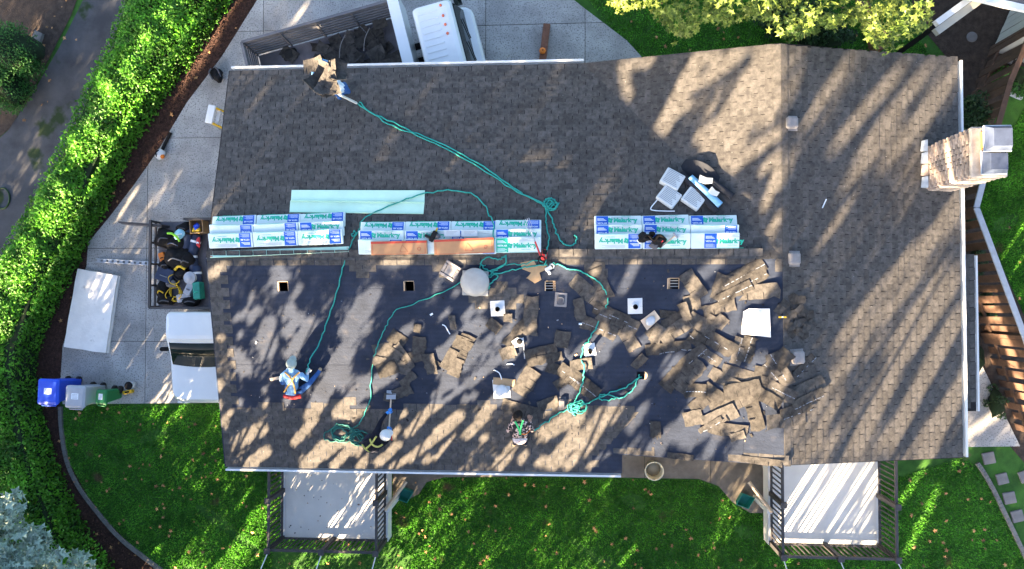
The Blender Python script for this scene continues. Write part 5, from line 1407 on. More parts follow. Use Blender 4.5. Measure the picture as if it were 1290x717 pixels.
rope([(807, 475, -.05), (802, 478), (785, 489), (765, 496), (752, 502), (735, 510), (724, 514), (710, 518), (690, 530), (676, 540, .1), (672, 543, .2)], 'teal rope from the roof hole to the worker in the patterned shirt')
rope([(806, 472, .0), (803, 480), (796, 492), (786, 499), (770, 503), (757, 504), (756, 498), (766, 497), (775, 500)], 'teal rope doubling back in a loop beside the roof hole')
rope(coil(731, 512, 8, 2, 9) + [(722, 520), (724, 524)], 'teal rope knot in loops above the remaining lower shingles')

# ================================================================== PEOPLE
def J(px, py, h): return RF(px, py, h)
BONES = [('hip', 'spine'), ('spine', 'chest'), ('chest', 'neck'), ('neck', 'head'), ('head', 'headtop'),
         ('chest', 'lsho'), ('lsho', 'lelb'), ('lelb', 'lwri'), ('lwri', 'lhand'), ('chest', 'rsho'), ('rsho', 'relb'), ('relb', 'rwri'), ('rwri', 'rhand'),
         ('hip', 'lhj'), ('lhj', 'lknee'), ('lknee', 'lank'), ('lank', 'ltoe'), ('hip', 'rhj'), ('rhj', 'rknee'), ('rknee', 'rank'), ('rank', 'rtoe')]
RAD = dict(hip=.135, spine=.13, chest=.145, neck=.055, head=.092, headtop=.07, sho=.078, elb=.05, wri=.036, hand=.04, hj=.10, knee=.068, ank=.05, toe=.042)
def zone(a, b):
    k = b.lstrip('lr') if b[0] in 'lr' else b
    if k in ('spine', 'chest'): return 'shirt'
    if k in ('neck', 'head', 'headtop'): return 'skin' if b != 'neck' else 'shirt'
    if b[1:] in ('sho', 'elb'): return 'shirt'
    if b[1:] == 'wri': return 'fore'
    if b[1:] == 'hand': return 'hand'
    if b[1:] in ('hj', 'knee', 'ank'): return 'trouser'
    return 'boot'
def person(label, joints, zm, face):
    jt = {k: J(*v) for k, v in joints.items()}
    jt['headtop'] = jt['head'] + (jt['headtop'] - jt['head']).normalized() * .055
    base = jt['hip'].copy(); base.z = roofz(base.x, base.y)
    P0 = thing('person', label, 'person', Matrix.Translation(base))
    names = list(jt); idx = {n: i for i, n in enumerate(names)}
    vs = [jt[n] - base for n in names]
    rad = [RAD.get(n) or RAD[n[1:]] for n in names]
    ed = [(idx[a], idx[b]) for a, b in BONES if a in idx and b in idx]
    fc = face.normalized(); hd_ = vs[idx['head']]
    vs.append(hd_ + fc * .10 + Vector((0, 0, -.01))); rad.append(.022); ed.append((idx['head'], len(vs) - 1))    # nose
    side = fc.cross(Vector((0, 0, 1))).normalized()
    for s in (-1, 1):
        vs.append(hd_ + side * s * .095); rad.append(.02); ed.append((idx['head'], len(vs) - 1))                  # ears
    me = bpy.data.meshes.new('body'); me.from_pydata([tuple(v) for v in vs], ed, [])
    o = bpy.data.objects.new('body', me); col.objects.link(o)
    sk = o.modifiers.new('skin', 'SKIN'); sk.use_smooth_shade = True
    for i, sv_ in enumerate(me.skin_vertices[0].data):
        sv_.radius = (rad[i], rad[i]); sv_.use_root = (i == idx['hip'])
    sb = o.modifiers.new('sub', 'SUBSURF'); sb.levels = 2; sb.render_levels = 2
    m2 = bpy.data.meshes.new_from_object(o.evaluated_get(bpy.context.evaluated_depsgraph_get()))
    bpy.data.objects.remove(o)
    segs = [(jt[a] - base, jt[b] - base, zone(a, b)) for a, b in BONES if a in idx and b in idx]
    order = list(dict.fromkeys(list(zm.values())))
    b = MB()
    def near(c):
        best, bd = 'shirt', 9
        for a, e, z in segs:
            d = e - a; t_ = max(0, min(1, (c - a).dot(d) / max(d.length_squared, 1e-9))); q = (c - a - d * t_).length - (.05 if z in ('shirt', 'trouser') else 0)
            if q < bd: bd, best = q, z
        return best
    V2 = [v.co.copy() for v in m2.vertices]
    groups = {}
    for p in m2.polygons: groups.setdefault(zm[near(p.center)], []).append(tuple(p.vertices))
    first = True
    off = len(b.v); b.v += [tuple(v) for v in V2]
    for mname, fs in groups.items():
        k = b.mid(mname)
        for f in fs: b.f.append([i + off for i in f]); b.mi.append(k); b.sm.append(True)
    for s in 'lr':       # five fingers on each hand
        if s + 'hand' not in idx: continue
        h, w = jt[s + 'hand'] - base, jt[s + 'wri'] - base
        d = (h - w).normalized(); q = d.cross(Vector((0, 0, 1)))
        q = q.normalized() if q.length > .1 else side
        for k, (o_, L) in enumerate(((-.03, .07), (-.01, .08), (.01, .075), (.03, .06))):
            b.tube([h + q * o_, h + q * o_ + d * L * .6 + Vector((0, 0, -.008)), h + q * o_ * .9 + d * L * .9 + Vector((0, 0, -.04))], .01, zm['hand'], 6, rr=[.012, .011, .008])
        b.tube([h - d * .03 + q * .035, h + q * .065 + d * .01, h + q * .06 + d * .045 + Vector((0, 0, -.02))], .01, zm['hand'], 6, rr=[.014, .012, .009])
    # eyes
    for s in (-1, 1): b.blob(tuple(hd_ + fc * .083 + side * s * .035 + Vector((0, 0, .02))), (.012, .012, .009), 'hair', 0, 0, 8, 5)
    b.build('body', P0)
    return P0, jt, base, fc, side
def head_cap(P0, jt, base, fc, side, m, brim=True, scale=1.0):
    h = jt['head'] - base; up = (jt['headtop'] - jt['head']).normalized()
    f2 = (fc - up * fc.dot(up)).normalized(); M = Matrix((up.cross(f2) * -1, f2, up)).transposed().to_4x4(); M.translation = h + up * .015
    b = MB(); b.lathe([(.112 * scale, -.01), (.116 * scale, .03), (.108 * scale, .075), (.078 * scale, .11), (.02, .124)], m, 18, M)
    c = b.build('cap', P0)
    if brim:
        MB().add([M @ Vector((.085 * math.cos(a), .06 + .0 + .12 * math.sin(a) * 1.0 + .02, .005 + z)) for z in (0, .008) for a in np.linspace(0, math.pi, 9)],
                 [tuple(range(9))[::-1], tuple(range(9, 18))] + [(i, i + 1, 10 + i, 9 + i) for i in range(8)], m).build('brim', c)
    return c
def strap(P0, base, pts, m, r=.016):
    MB().tube(smooth_path([J(*p) - base for p in pts], 4), r, m, 6).build('harness_strap', P0)

# seated worker, light blue shirt
Z2 = dict(shirt='shirt_lblue', skin='skin', fore='shirt_lblue', hand='shoe_white', trouser='jeans', boot='boot')
p2 = person('worker in light blue shirt and grey cap sitting on the underlayment with orange harness', dict(
    hip=(369, 495, .17), spine=(368.5, 485, .40), chest=(368, 474, .55), neck=(367.5, 465, .66), head=(367, 459, .72), headtop=(367, 456.5, .82),
    lsho=(357.5, 471, .56), lelb=(354, 480, .36), lwri=(362, 466, .25), lhand=(366, 461, .22), rsho=(378.5, 471, .56), relb=(387, 480, .42), rwri=(387, 471, .42), rhand=(388, 467, .44),
    lhj=(363, 494, .15), lknee=(364, 474, .22), lank=(356, 484, .06), ltoe=(353, 477, .05), rhj=(376, 494, .16), rknee=(388, 485, .34), rank=(401, 470, .09), rtoe=(404.5, 463, .06)), Z2, Vector((.1, .9, -.4)))
head_cap(*p2, 'cap_grey')
for pts in (([(359, 469, .66), (366, 476, .72), (371, 488, .57), (372, 496, .36)]), ([(377, 469, .66), (370, 476, .72), (363, 486, .57), (358, 494, .34)])): strap(p2[0], p2[2], pts, 'strap_orange', .02)
strap(p2[0], p2[2], [(357, 492, .32), (368, 493, .37), (379, 491, .33)], 'black', .018)
MB().tube(smooth_path([J(358, 499, .26) - p2[2], J(368, 500.5, .30) - p2[2], J(379, 499, .26) - p2[2]], 4), .05, 'red').build('waistband', p2[0])
M = RM(349, 476, 12, .03); MB().cbox(0, 0, .015, .3, .07, .02, 'timber_tan', M, b=.004).build('wood_stick', label='short tan stick lying beside the seated worker', cat='stick')

# worker in black with shovel
Z3 = dict(shirt='shirt_black', skin='skin', fore='shirt_black', hand='glove_blue', trouser='trouser_dark', boot='shoe_white')
p3 = person('worker in black hoodie and white cap prying shingles with a shovel', dict(
    hip=(463, 561, .52), spine=(468, 558, .62), chest=(476, 553, .70), neck=(481, 551, .74), head=(485, 549, .77), headtop=(487, 547, .84),
    lsho=(475, 543, .68), lelb=(480, 530, .52), lwri=(487, 521, .42), lhand=(490, 518, .40), rsho=(480, 561, .66), relb=(488, 556, .48), rwri=(489, 545, .44), rhand=(489.5, 541, .44),
    lhj=(459, 557, .48), lknee=(467, 548, .30), lank=(459, 560, .07), ltoe=(465, 556, .05), rhj=(465, 566, .48), rknee=(476, 566, .30), rank=(468, 570, .07), rtoe=(474, 568, .05)), Z3, Vector((.8, .5, -.35)))
head_cap(*p3, 'cap_white', scale=1.12)
for pts in (([(460, 566, .70), (467, 560, .80), (474, 550, .86)]), ([(466, 553, .76), (469, 560, .81), (476, 563, .82), (482, 560, .78)]), ([(456, 560, .62), (461, 566, .66), (466, 569, .6)])): strap(p3[0], p3[2], pts, 'strap_yellow', .02)
a, b2 = J(489.5, 548, .50), J(492.5, 503, .10)
t = thing('shovel', 'long-handled roofing shovel held by the worker in black', 'shovel', Matrix.Translation(b2))
MB().tube([a - b2, Vector((0, 0, 0))], .018, 'timber_tan', 8).build('handle', t)
d = (a - b2).normalized(); sd_ = d.cross(Vector((0, 0, 1))).normalized()
MB().tube([a - b2 - sd_ * .08 + d * .12, a - b2 - sd_ * .07 + d * .02, a - b2, a - b2 + sd_ * .07 + d * .02, a - b2 + sd_ * .08 + d * .12], .016, 'red', 6).build('grip', t)
MB().add([Vector((0, 0, 0)) + sd_ * s * .11 + d * u + Vector((0, 0, z)) for z in (0, .006) for s, u in ((-1, 0), (1, 0), (1, -.24), (-1, -.24))], [(0, 1, 2, 3), (7, 6, 5, 4), (0, 4, 5, 1), (1, 5, 6, 2), (2, 6, 7, 3), (3, 7, 4, 0)], 'metal_grey').build('blade', t)

# kneeling worker, patterned shirt
Z4 = dict(shirt='shirt_pattern', skin='skin', fore='shirt_pattern', hand='skin', trouser='trouser_dark', boot='boot')
p4 = person('worker with black hair in patterned shirt and green harness kneeling near the eave', dict(
    hip=(655, 552, .32), spine=(655, 545, .46), chest=(655, 536, .56), neck=(653.5, 528, .64), head=(652.5, 522.5, .68), headtop=(652, 520.5, .78),
    lsho=(644, 535, .56), lelb=(640, 544, .40), lwri=(645, 532, .22), lhand=(647, 527, .18), rsho=(666, 535, .56), relb=(671, 543, .40), rwri=(668, 532, .24), rhand=(667, 527, .2),
    lhj=(649, 551, .28), lknee=(648, 536, .10), lank=(648, 556, .07), ltoe=(648, 562, .04), rhj=(661, 551, .28), rknee=(662, 536, .10), rank=(662, 556, .07), rtoe=(662, 562, .04)), Z4, Vector((0, .9, -.45)))
h_ = p4[1]['head'] - p4[2]; MB().blob(tuple(h_ + Vector((0, -.01, .035))), (.115, .12, .11), 'hair', 2, .05).build('hair', p4[0])
MB().blob(tuple(J(655, 553, .36) - p4[2]), (.17, .12, .13), 'shirt_pale', 3, .05).build('shirt_hem', p4[0])
strap(p4[0], p4[2], [(649, 531, .70), (653, 539, .74), (656, 547, .66)], 'strap_green', .022); strap(p4[0], p4[2], [(659, 530, .70), (656, 539, .74), (655, 547, .66)], 'strap_green', .022)
strap(p4[0], p4[2], [(655, 546, .66), (662, 547, .58), (669, 541, .48)], 'orange', .012)

# standing worker carrying torn shingles to the truck
Z1 = dict(shirt='shirt_white', skin='skin', fore='shirt_lblue', hand='glove_blue', trouser='jeans', boot='boot')
p1_ = person('worker at the far eave hidden under an armful of torn shingles', dict(
    hip=(430, 114, .86), spine=(424, 109, 1.0), chest=(415, 101, 1.12), neck=(409, 95, 1.2), head=(404, 90, 1.22), headtop=(402, 88, 1.3),
    lsho=(407, 107, 1.1), lelb=(397, 106, .95), lwri=(394, 92, 1.0), lhand=(395, 88, 1.03), rsho=(421, 93, 1.12), relb=(417, 80, 1.1), rwri=(406, 76, 1.2), rhand=(402, 75, 1.24),
    lhj=(426, 117, .84), lknee=(421, 114, .5), lank=(429, 124, .09), ltoe=(424, 121, .05), rhj=(435, 112, .84), rknee=(433, 106, .5), rank=(440, 117, .09), rtoe=(435, 112, .05)), Z1, Vector((-.6, .6, -.3)))
head_cap(*p1_, 'cap_grey')
strap(p1_[0], p1_[2], [(426, 118, .98), (431, 121, .95), (437, 124, .6), (449, 130, .1)], 'rope_white', .028)
r_ = random.Random(77)
for i, (x, y, L, W, a2, h, c) in enumerate(((396, 82, 26, 17, 12, 1.42, .08), (402, 100, 34, 20, 48, 1.36, .1), (410, 104, 36, 16, 60, 1.40, .12), (419, 98, 42, 15, 82, 1.45, .12), (427, 93, 24, 18, 85, 1.38, .14), (404, 112, 24, 18, -35, 1.28, .06), (414, 84, 26, 9, -38, 1.5, .05), (417, 113, 20, 16, 20, 1.3, .06))):
    p = RF(x, y, h); M = Matrix.Translation(p) @ Matrix.Rotation(math.radians(a2), 4, 'Z') @ Matrix.Rotation(r_.gauss(0, .25), 4, 'X') @ Matrix.Rotation(r_.gauss(0, .15), 4, 'Y')
    scrap(M, L / 58., W / 58., 'torn shingle draped in the armful carried by the worker at the far eave', 'torn shingles carried by the worker', 900 + i, c)

# ================================================================== FENCE, NEIGHBOUR, STONES
FH = 1.6
fpts = [G(1249, 62, 0), G(1221, 128, 0)] + [Vector((*G(x, y, FH)[:2], 0)) for x, y in ((1246, 195), (1229, 262), (1290, 425), (1340, 560))]
fence = thing('board_fence', 'brown board fence with pale top rail between the house and the neighbouring lawn', 'fence', Matrix.Translation(fpts[3]))
FB = MB().box(-.095, .095, -.011, .011, 0.02, FH, 'fence_wood').mesh('board')
o0 = fpts[3]
for i in range(len(fpts) - 1):
    p, q = fpts[i] - o0, fpts[i + 1] - o0; d = q - p; L = d.length; an = math.atan2(d.y, d.x)
    Ms = Matrix.Translation((p.x, p.y, 0)) @ Matrix.Rotation(an, 4, 'Z')
    n = int(L / .27)
    for k in range(n):
        inst('board', FB, fence, Ms @ Matrix.Translation((L * (k + .5) / n, .03 if k % 2 else -.03, rnd.uniform(-.015, .01))) @ Matrix.Rotation(rnd.gauss(0, .01), 4, 'Y'))
    MB().box(.0, L, -.065, .065, FH + .012, FH + .05, 'fence_cap' if i >= 2 else 'fence_wood', Ms).build('top_rail', fence)
    MB().box(0, L, -.018, .018, .35, .44, 'fence_wood', Ms).build('rail', fence)
    MB().box(-.05, .05, -.05, .05, 0, FH + .01, 'fence_wood', Ms).build('post', fence)
# neighbour
n0, n1 = G(1249, 63, 0), G(1276, 2, 0)
d = (n1 - n0); an = math.atan2(d.y, d.x)
Mn = Matrix.Translation((n0.x, n0.y, 0)) @ Matrix.Rotation(an, 4, 'Z')      # x along the wall away from the corner, -y = into the building
nb_ = thing('neighbour_house', 'neighbouring house with pale board siding and white gutter', 'house', Mn)
MB().box(0, 6, -5, -.03, 0, 2.75, 'siding').build('wall', nb_)
for k in range(20): MB().box(.01 + k * .22, .01 + k * .22 + .205, -.03, -.004 - .006 * (k % 2), .05, 2.7, 'siding').build('siding_board', nb_)
for k in range(12): MB().box(-.03, -.004 - .006 * (k % 2), -.25 - k * .22, -.05 - k * .22, .05, 2.7, 'siding').build('siding_board', nb_)
wi = MB().box(.75, 1.7, -.004, .03, 1.3, 2.35, 'white_paint').build('window', nb_); MB().box(.83, 1.62, .031, .036, 1.38, 2.27, 'glass_dark').build('pane', wi)
g0, g1 = Mn.inverted() @ G(1212, -4, 2.75), Mn.inverted() @ G(1300, 16, 2.75)
dv_ = g1 - g0; Mr = Matrix.Translation((g0.x, g0.y, 0)) @ Matrix.Rotation(math.atan2(dv_.y, dv_.x), 4, 'Z')
rf = MB().add([(-.1, .12, 2.8), (6, .12, 2.8), (6, 4, 3.7), (-.1, 4, 3.7), (-.1, .12, 2.7), (6, .12, 2.7), (6, 4, 3.6), (-.1, 4, 3.6)], [(0, 1, 2, 3), (7, 6, 5, 4), (0, 4, 5, 1), (1, 5, 6, 2), (2, 6, 7, 3), (3, 7, 4, 0)], 'vent_dark', M=Mr).build('roof', nb_)
MB().box(-.1, 6, -.02, .11, 2.7, 2.81, 'gutter_white', Mr).build('gutter', nb_)
h0, h1 = Mn.inverted() @ G(1178, 31, 2.4), Mn.inverted() @ G(1222, -1, 2.4); dv_ = h1 - h0
Mb = Matrix.Translation((h0.x, h0.y, 0)) @ Matrix.Rotation(math.atan2(dv_.y, dv_.x), 4, 'Z')
MB().box(0, dv_.length + .5, -.06, .08, 2.36, 2.5, 'gutter_white', Mb).build('porch_beam', nb_)
MB().box(-.02, dv_.length + .5, -.24, -.07, 2.2, 2.34, 'siding', Mb).build('porch_beam', nb_)
MB().box(.02, .14, -.1, .02, 0, 2.2, 'black', Mb).build('porch_post', nb_)
for (x, y, s, a2, lab) in ((1245, 577, .3, 12, 'square stepping stone closest to the patio corner'), (1262, 603, .28, 15, 'second square stepping stone from the patio corner'), (1271, 627, .3, 12, 'third square stepping stone from the patio corner'), (1281, 650, .3, 15, 'fourth square stepping stone from the patio corner'), (1291, 600, .3, 20, 'pale stepping stone set off from the curved row'), (1271, 77, .16, -25, 'small pale paver beside the dark fence')):
    b = MB(); b.cbox(0, 0, .02, s, s, .05, 'stone', GM(x, y, a2, 0), b=.012); b.build('stepping_stone', label=lab, cat='stone')
MB().lathe([(.14, .0), (.14, .02), (.12, .025)], 'stone', 20, GM(1224, 47, 0, .0)).build('round_paver', label='round grey paver in the bare soil by the neighbouring house', cat='stone')
MB().cbox(0, 0, .03, .8, .09, .09, 'fence_cap', GM(1268, 117, -25, 0), b=.01).build('edging_board', label='pale edging board beside the fern near the fence', cat='board')

# ================================================================== VEGETATION
def leaf_quads(C, size, rs, up=0.5, shape='diamond'):
    """C (n,3) centres; returns V,F"""
    n = len(C)
    nrm = rs.normal(size=(n, 3)); nrm[:, 2] = np.abs(nrm[:, 2]) + up; nrm /= np.linalg.norm(nrm, axis=1)[:, None]
    t = rs.normal(size=(n, 3)); t -= nrm * (t * nrm).sum(1)[:, None]; t /= np.linalg.norm(t, axis=1)[:, None]
    b = np.cross(nrm, t)
    s = (size * rs.uniform(.6, 1.3, n))[:, None]
    if shape == 'diamond': prof = [(-.5, 0), (0, -.33), (.55, 0), (0, .33)]
    else:  # maple outline
        prof = []
        for k in range(10):
            a = 2 * math.pi * k / 10; r = .6 if k % 2 == 0 else .28
            if k == 5: r = .12
            prof.append((r * math.cos(a), r * math.sin(a)))
    V = np.stack([C + t * s * u + b * s * v + nrm * s * (-.10 if abs(v) > .2 else .05) for u, v in prof], 1)
    k = len(prof); Fc = np.arange(n * k).reshape(n, k)
    return V.reshape(-1, 3), Fc
def foliage(name, C, size, m, parent, seed, up=.5, shape='diamond'):
    V, Fc = leaf_quads(np.asarray(C), size, np.random.RandomState(seed), up, shape)
    return bigmesh(name, V, Fc, [m], parent)
def clumps(centres, rad, per, rs):
    cs = np.repeat(np.asarray(centres), per, 0)
    d = rs.normal(size=cs.shape); d /= np.linalg.norm(d, axis=1)[:, None]
    return cs + d * (np.asarray(rad) if np.ndim(rad) == 0 else np.repeat(rad, per)[:, None]) * (rs.uniform(.15, 1, len(cs)) ** .5)[:, None]

# hedge
HH = 1.1
hl = [G(x, y, HH) for x, y in ((165, -40), (148, 10), (130, 55), (106, 102), (83, 153), (61, 200), (41, 240), (18, 280), (0, 312), (-40, 390), (-60, 500), (-60, 620), (-50, 780))]
hr = [G(x, y, 0) for x, y in ((180, 760), (150, 722), (128, 690), (106, 655), (90, 620), (75, 585), (62, 545), (52, 505), (46, 470), (50, 440), (64, 405), (80, 370), (100, 330), (120, 292), (138, 258), (152, 222), (168, 190), (190, 152), (214, 116), (242, 78), (268, 40), (292, 4), (318, -40))]
HP = [tuple(p[:2]) for p in hl + hr]
hedge = thing('hedge', 'long clipped green hedge curving between asphalt lane and mulch bed', 'hedge', Matrix.Translation((0, 0, 0)))
rs = np.random.RandomState(11)
cen = np.array([(np.array(hl[int(i * (len(hl) - 1) / 11)][:2]) + np.array(hr[len(hr) - 1 - int(i * (len(hr) - 1) / 11)][:2])) / 2 for i in range(12)])
HPa = np.array(HP)
def inset(poly, f):
    P = np.array(poly); out = []
    for p in P:
        c = cen[np.argmin(((cen - p) ** 2).sum(1))]; out.append(tuple(p + (c - p) * f))
    return out
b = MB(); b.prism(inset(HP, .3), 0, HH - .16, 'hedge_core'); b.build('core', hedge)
bb0, bb1 = HPa.min(0), HPa.max(0)
pts = rs.uniform(bb0, bb1, (220000, 2)); pts = pts[inpoly(pts, HP)][:52000]
bumps = .05 * np.sin(pts[:, 0] * 6.1 + 2 * np.sin(pts[:, 1] * 4.3)) + .06 * np.sin(pts[:, 0] * 2.1 + 1.3 * np.sin(pts[:, 1] * 1.7)) + .05 * np.sin(pts[:, 1] * 3.3 + pts[:, 0])
# distance to edge for rounding
def edge_dist(P, poly):
    d = np.full(len(P), 9.); n = len(poly)
    for i in range(n):
        a = np.array(poly[i]); e = np.array(poly[(i + 1) % n]) - a
        t_ = np.clip(((P - a) @ e) / (e @ e), 0, 1); d = np.minimum(d, np.linalg.norm(P - a - t_[:, None] * e, axis=1))
    return d
ed_ = edge_dist(pts, HP)
zt = HH + bumps - .35 * np.exp(-(ed_ / .22) ** 2) + rs.normal(0, .035, len(pts))
topC = np.column_stack([pts, zt])
side = []
for i in range(len(HP)):
    a, e = HPa[i], HPa[(i + 1) % len(HP)]; L = np.linalg.norm(e - a); k = int(L * HH * 520)
    u = rs.uniform(0, 1, k); nrm_ = np.array([(e - a)[1], -(e - a)[0]]) / (L + 1e-9)
    side.append(np.column_stack([a + (e - a) * u[:, None] + nrm_ * rs.normal(0, .05, k)[:, None], rs.uniform(.05, HH - .1, k)]))
foliage('foliage', np.concatenate([topC] + side), .085, 'hedge_leaf', hedge, 12, .6)
def shrub(label, px, py, h, rx, ry, n, m, size, seed, name='shrub', stems=3):
    p = G(px, py, h * .7); t = thing(name, label, 'shrub', Matrix.Translation((p.x, p.y, 0)))
    r = np.random.RandomState(seed); k = max(6, n // 60)
    c = r.normal(size=(k, 3)); c /= np.linalg.norm(c, axis=1)[:, None]; c *= r.uniform(.5, .95, k)[:, None]
    c = c * np.array([rx, ry, h * .45]) + np.array([0, 0, h * .55]); c[:, 2] = np.maximum(c[:, 2], .1)
    foliage('foliage', clumps(c, .22 * min(rx, ry) + .08, n // k, r), size, m, t, seed + 1, .4)
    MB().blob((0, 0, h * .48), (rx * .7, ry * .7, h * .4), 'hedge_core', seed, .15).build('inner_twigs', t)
    for s in range(stems):
        a = s * 2.1; MB().tube([(0.05 * math.cos(a), .05 * math.sin(a), 0), (rx * .4 * math.cos(a), ry * .4 * math.sin(a), h * .6)], .02, 'bark').build('stem', t)
    return t
shrub('rounded bright green bush at the corner of the dark soil', 6, 62, 1.6, .75, .85, 7000, 'bush_leaf', .06, 31)
shrub('smaller rounded green bush against the lane edge', 2, 108, 1.3, .55, .7, 5000, 'bush_leaf', .06, 33)
shrub('dark green shrub tucked beside the chimney', 1226, 143, 1.3, .55, .5, 2600, 'dark_leaf', .08, 35)
shrub('grey-green shrub under the maple beyond the roof', 1040, 38, 1.2, .8, .5, 2600, 'dark_leaf', .09, 37)
shrub('dark shrub under the maple tree near the wall timber', 1000, 14, 1.4, .9, .6, 2600, 'dark_leaf', .09, 39)
shrub('low olive fern-like plant near the pale edging board', 1278, 100, .5, .5, .45, 900, 'bush_leaf', .1, 41)
# climbing plants along the fence foot
for k, (x, y, l) in enumerate(((1222, 268, 'dark straggly plant at the fence foot near the chimney'), (1232, 330, 'dark straggly plant at the fence foot beside the porch roof'), (1247, 385, 'dark straggly plant at the fence foot above the sunlit boards'), (1233, 452, 'low plant along the patio edge by the fence'), (1258, 508, 'low plant along the patio edge under the sunlit boards'))):
    shrub(l, x, y, .45, .22, .5, 420, 'dark_leaf', .07, 51 + k, 'climbing_plant', 2)
# trees
def limb_tree(name, label, base, crown_c, trunk_r, seed, group=None, limbs=6, cat='tree', top=None):
    t = thing(name, label, cat, Matrix.Translation((base[0], base[1], 0)), group)
    r = random.Random(seed); b = MB(); B = Vector((base[0], base[1], 0))
    cc = [Vector(c) - B for c in crown_c]; h = sum(c.z for c in cc) / len(cc)
    tp = Vector((sum(c.x for c in cc) / len(cc) * .5, sum(c.y for c in cc) / len(cc) * .5, h * .8))
    b.tube(smooth_path([(0, 0, 0), (.05, .03, tp.z * .4), tuple(tp)], 4), trunk_r, 'bark', 9, rr=None)
    b2 = MB(); pts_ = smooth_path([(0, 0, 0), (.05, .03, tp.z * .4), tuple(tp)], 4); n = len(pts_)
    b2.tube(pts_, trunk_r, 'bark', 9, rr=[trunk_r * (1.25 - .85 * i / (n - 1)) for i in range(n)])
    tr_ = b2.build('trunk', t)
    for k in range(limbs):
        c = cc[r.randrange(len(cc))]; st = tp * r.uniform(.5, .95)
        L_ = MB(); mid = st.lerp(c, .5) + Vector((r.uniform(-.3, .3), r.uniform(-.3, .3), .3)); pp = smooth_path([st, mid, c], 4); n = len(pp)
        L_.tube(pp, .05, 'bark', 6, rr=[trunk_r * .4 * (1 - .8 * i / (n - 1)) for i in range(n)]); L_.build('limb', tr_)
    return t
# maple at the top
mp = np.random.RandomState(61)
MAPLE = [(768, -2), (782, 13), (800, 10), (815, 4), (836, 24), (858, 40), (866, 44), (880, 26), (900, 22), (912, 30), (930, 25), (950, 16), (970, 22), (985, 36), (998, 50), (1004, 40), (1015, 40), (1035, 32), (1048, 34), (1062, 30), (1085, 16), (1092, 30), (1105, 50), (1118, 60), (1128, 40), (1140, 30), (1155, 42), (1165, 30), (1158, -4), (1180, -120), (760, -120)]
cand = mp.uniform((755, -110), (1175, 62), (2600, 2)); keep = inpoly(cand, MAPLE); cand = cand[keep]
cc_ = []
for x, y in cand[:270]:
    z = mp.uniform(2.6, 5.2); cc_.append(tuple(G(x, y, z)))
mt = limb_tree('maple_tree', 'maple with yellow-green leaves overhanging the lawn beyond the roof', tuple(G(985, -130, 0)[:2]), cc_[:60], .16, 62, limbs=14)
edge_c = []
for i in range(len(MAPLE) - 3):
    for k in range(3):
        u = mp.uniform(); x = MAPLE[i][0] * (1 - u) + MAPLE[i + 1][0] * u; y = MAPLE[i][1] * (1 - u) + MAPLE[i + 1][1] * u - 5; edge_c.append(tuple(G(x, y, mp.uniform(2.8, 4.6))))
C = clumps(np.array(cc_), .3, 14, mp); C = np.concatenate([C, clumps(np.array(edge_c), .2, 10, mp)]) - np.array([mt.location.x, mt.location.y, 0])
foliage('crown', C, .135, 'maple_leaf', mt, 63, .7, 'maple')
tw = [(tuple(G(1215, 4, 3.6)),), (tuple(G(1240, 6, 3.6)),)]
# pale tree in the lower corner
sl_ = [(-30, 640), (8, 632), (18, 618), (30, 630), (42, 655), (40, 672), (55, 668), (72, 686), (80, 705), (98, 700), (112, 712), (118, 730), (-30, 760)]
cand = mp.uniform((-40, 615), (118, 760), (1500, 2)); cand = cand[inpoly(cand, sl_)]
cc_ = [tuple(G(x, y, mp.uniform(2.2, 3.6))) for x, y in cand[:95]]
st_ = limb_tree('silver_tree', 'pale silvery-green leafy tree over the hedge corner', tuple(G(-10, 760, 0)[:2]), cc_[:30], .1, 64, limbs=8)
foliage('crown', clumps(np.array(cc_), .2, 15, mp) - np.array([st_.location.x, st_.location.y, 0]), .2, 'silver_leaf', st_, 65, .9, 'maple')

# tall trees standing off to the sun side: they cast the dappled shade
SN = Vector((-SDIR.y, SDIR.x, 0)) * 1.0          # across the sun direction
SN = Vector((0.84, -0.54, 0)).normalized()
TS = math.tan(SUN_EL); D0 = 16.0
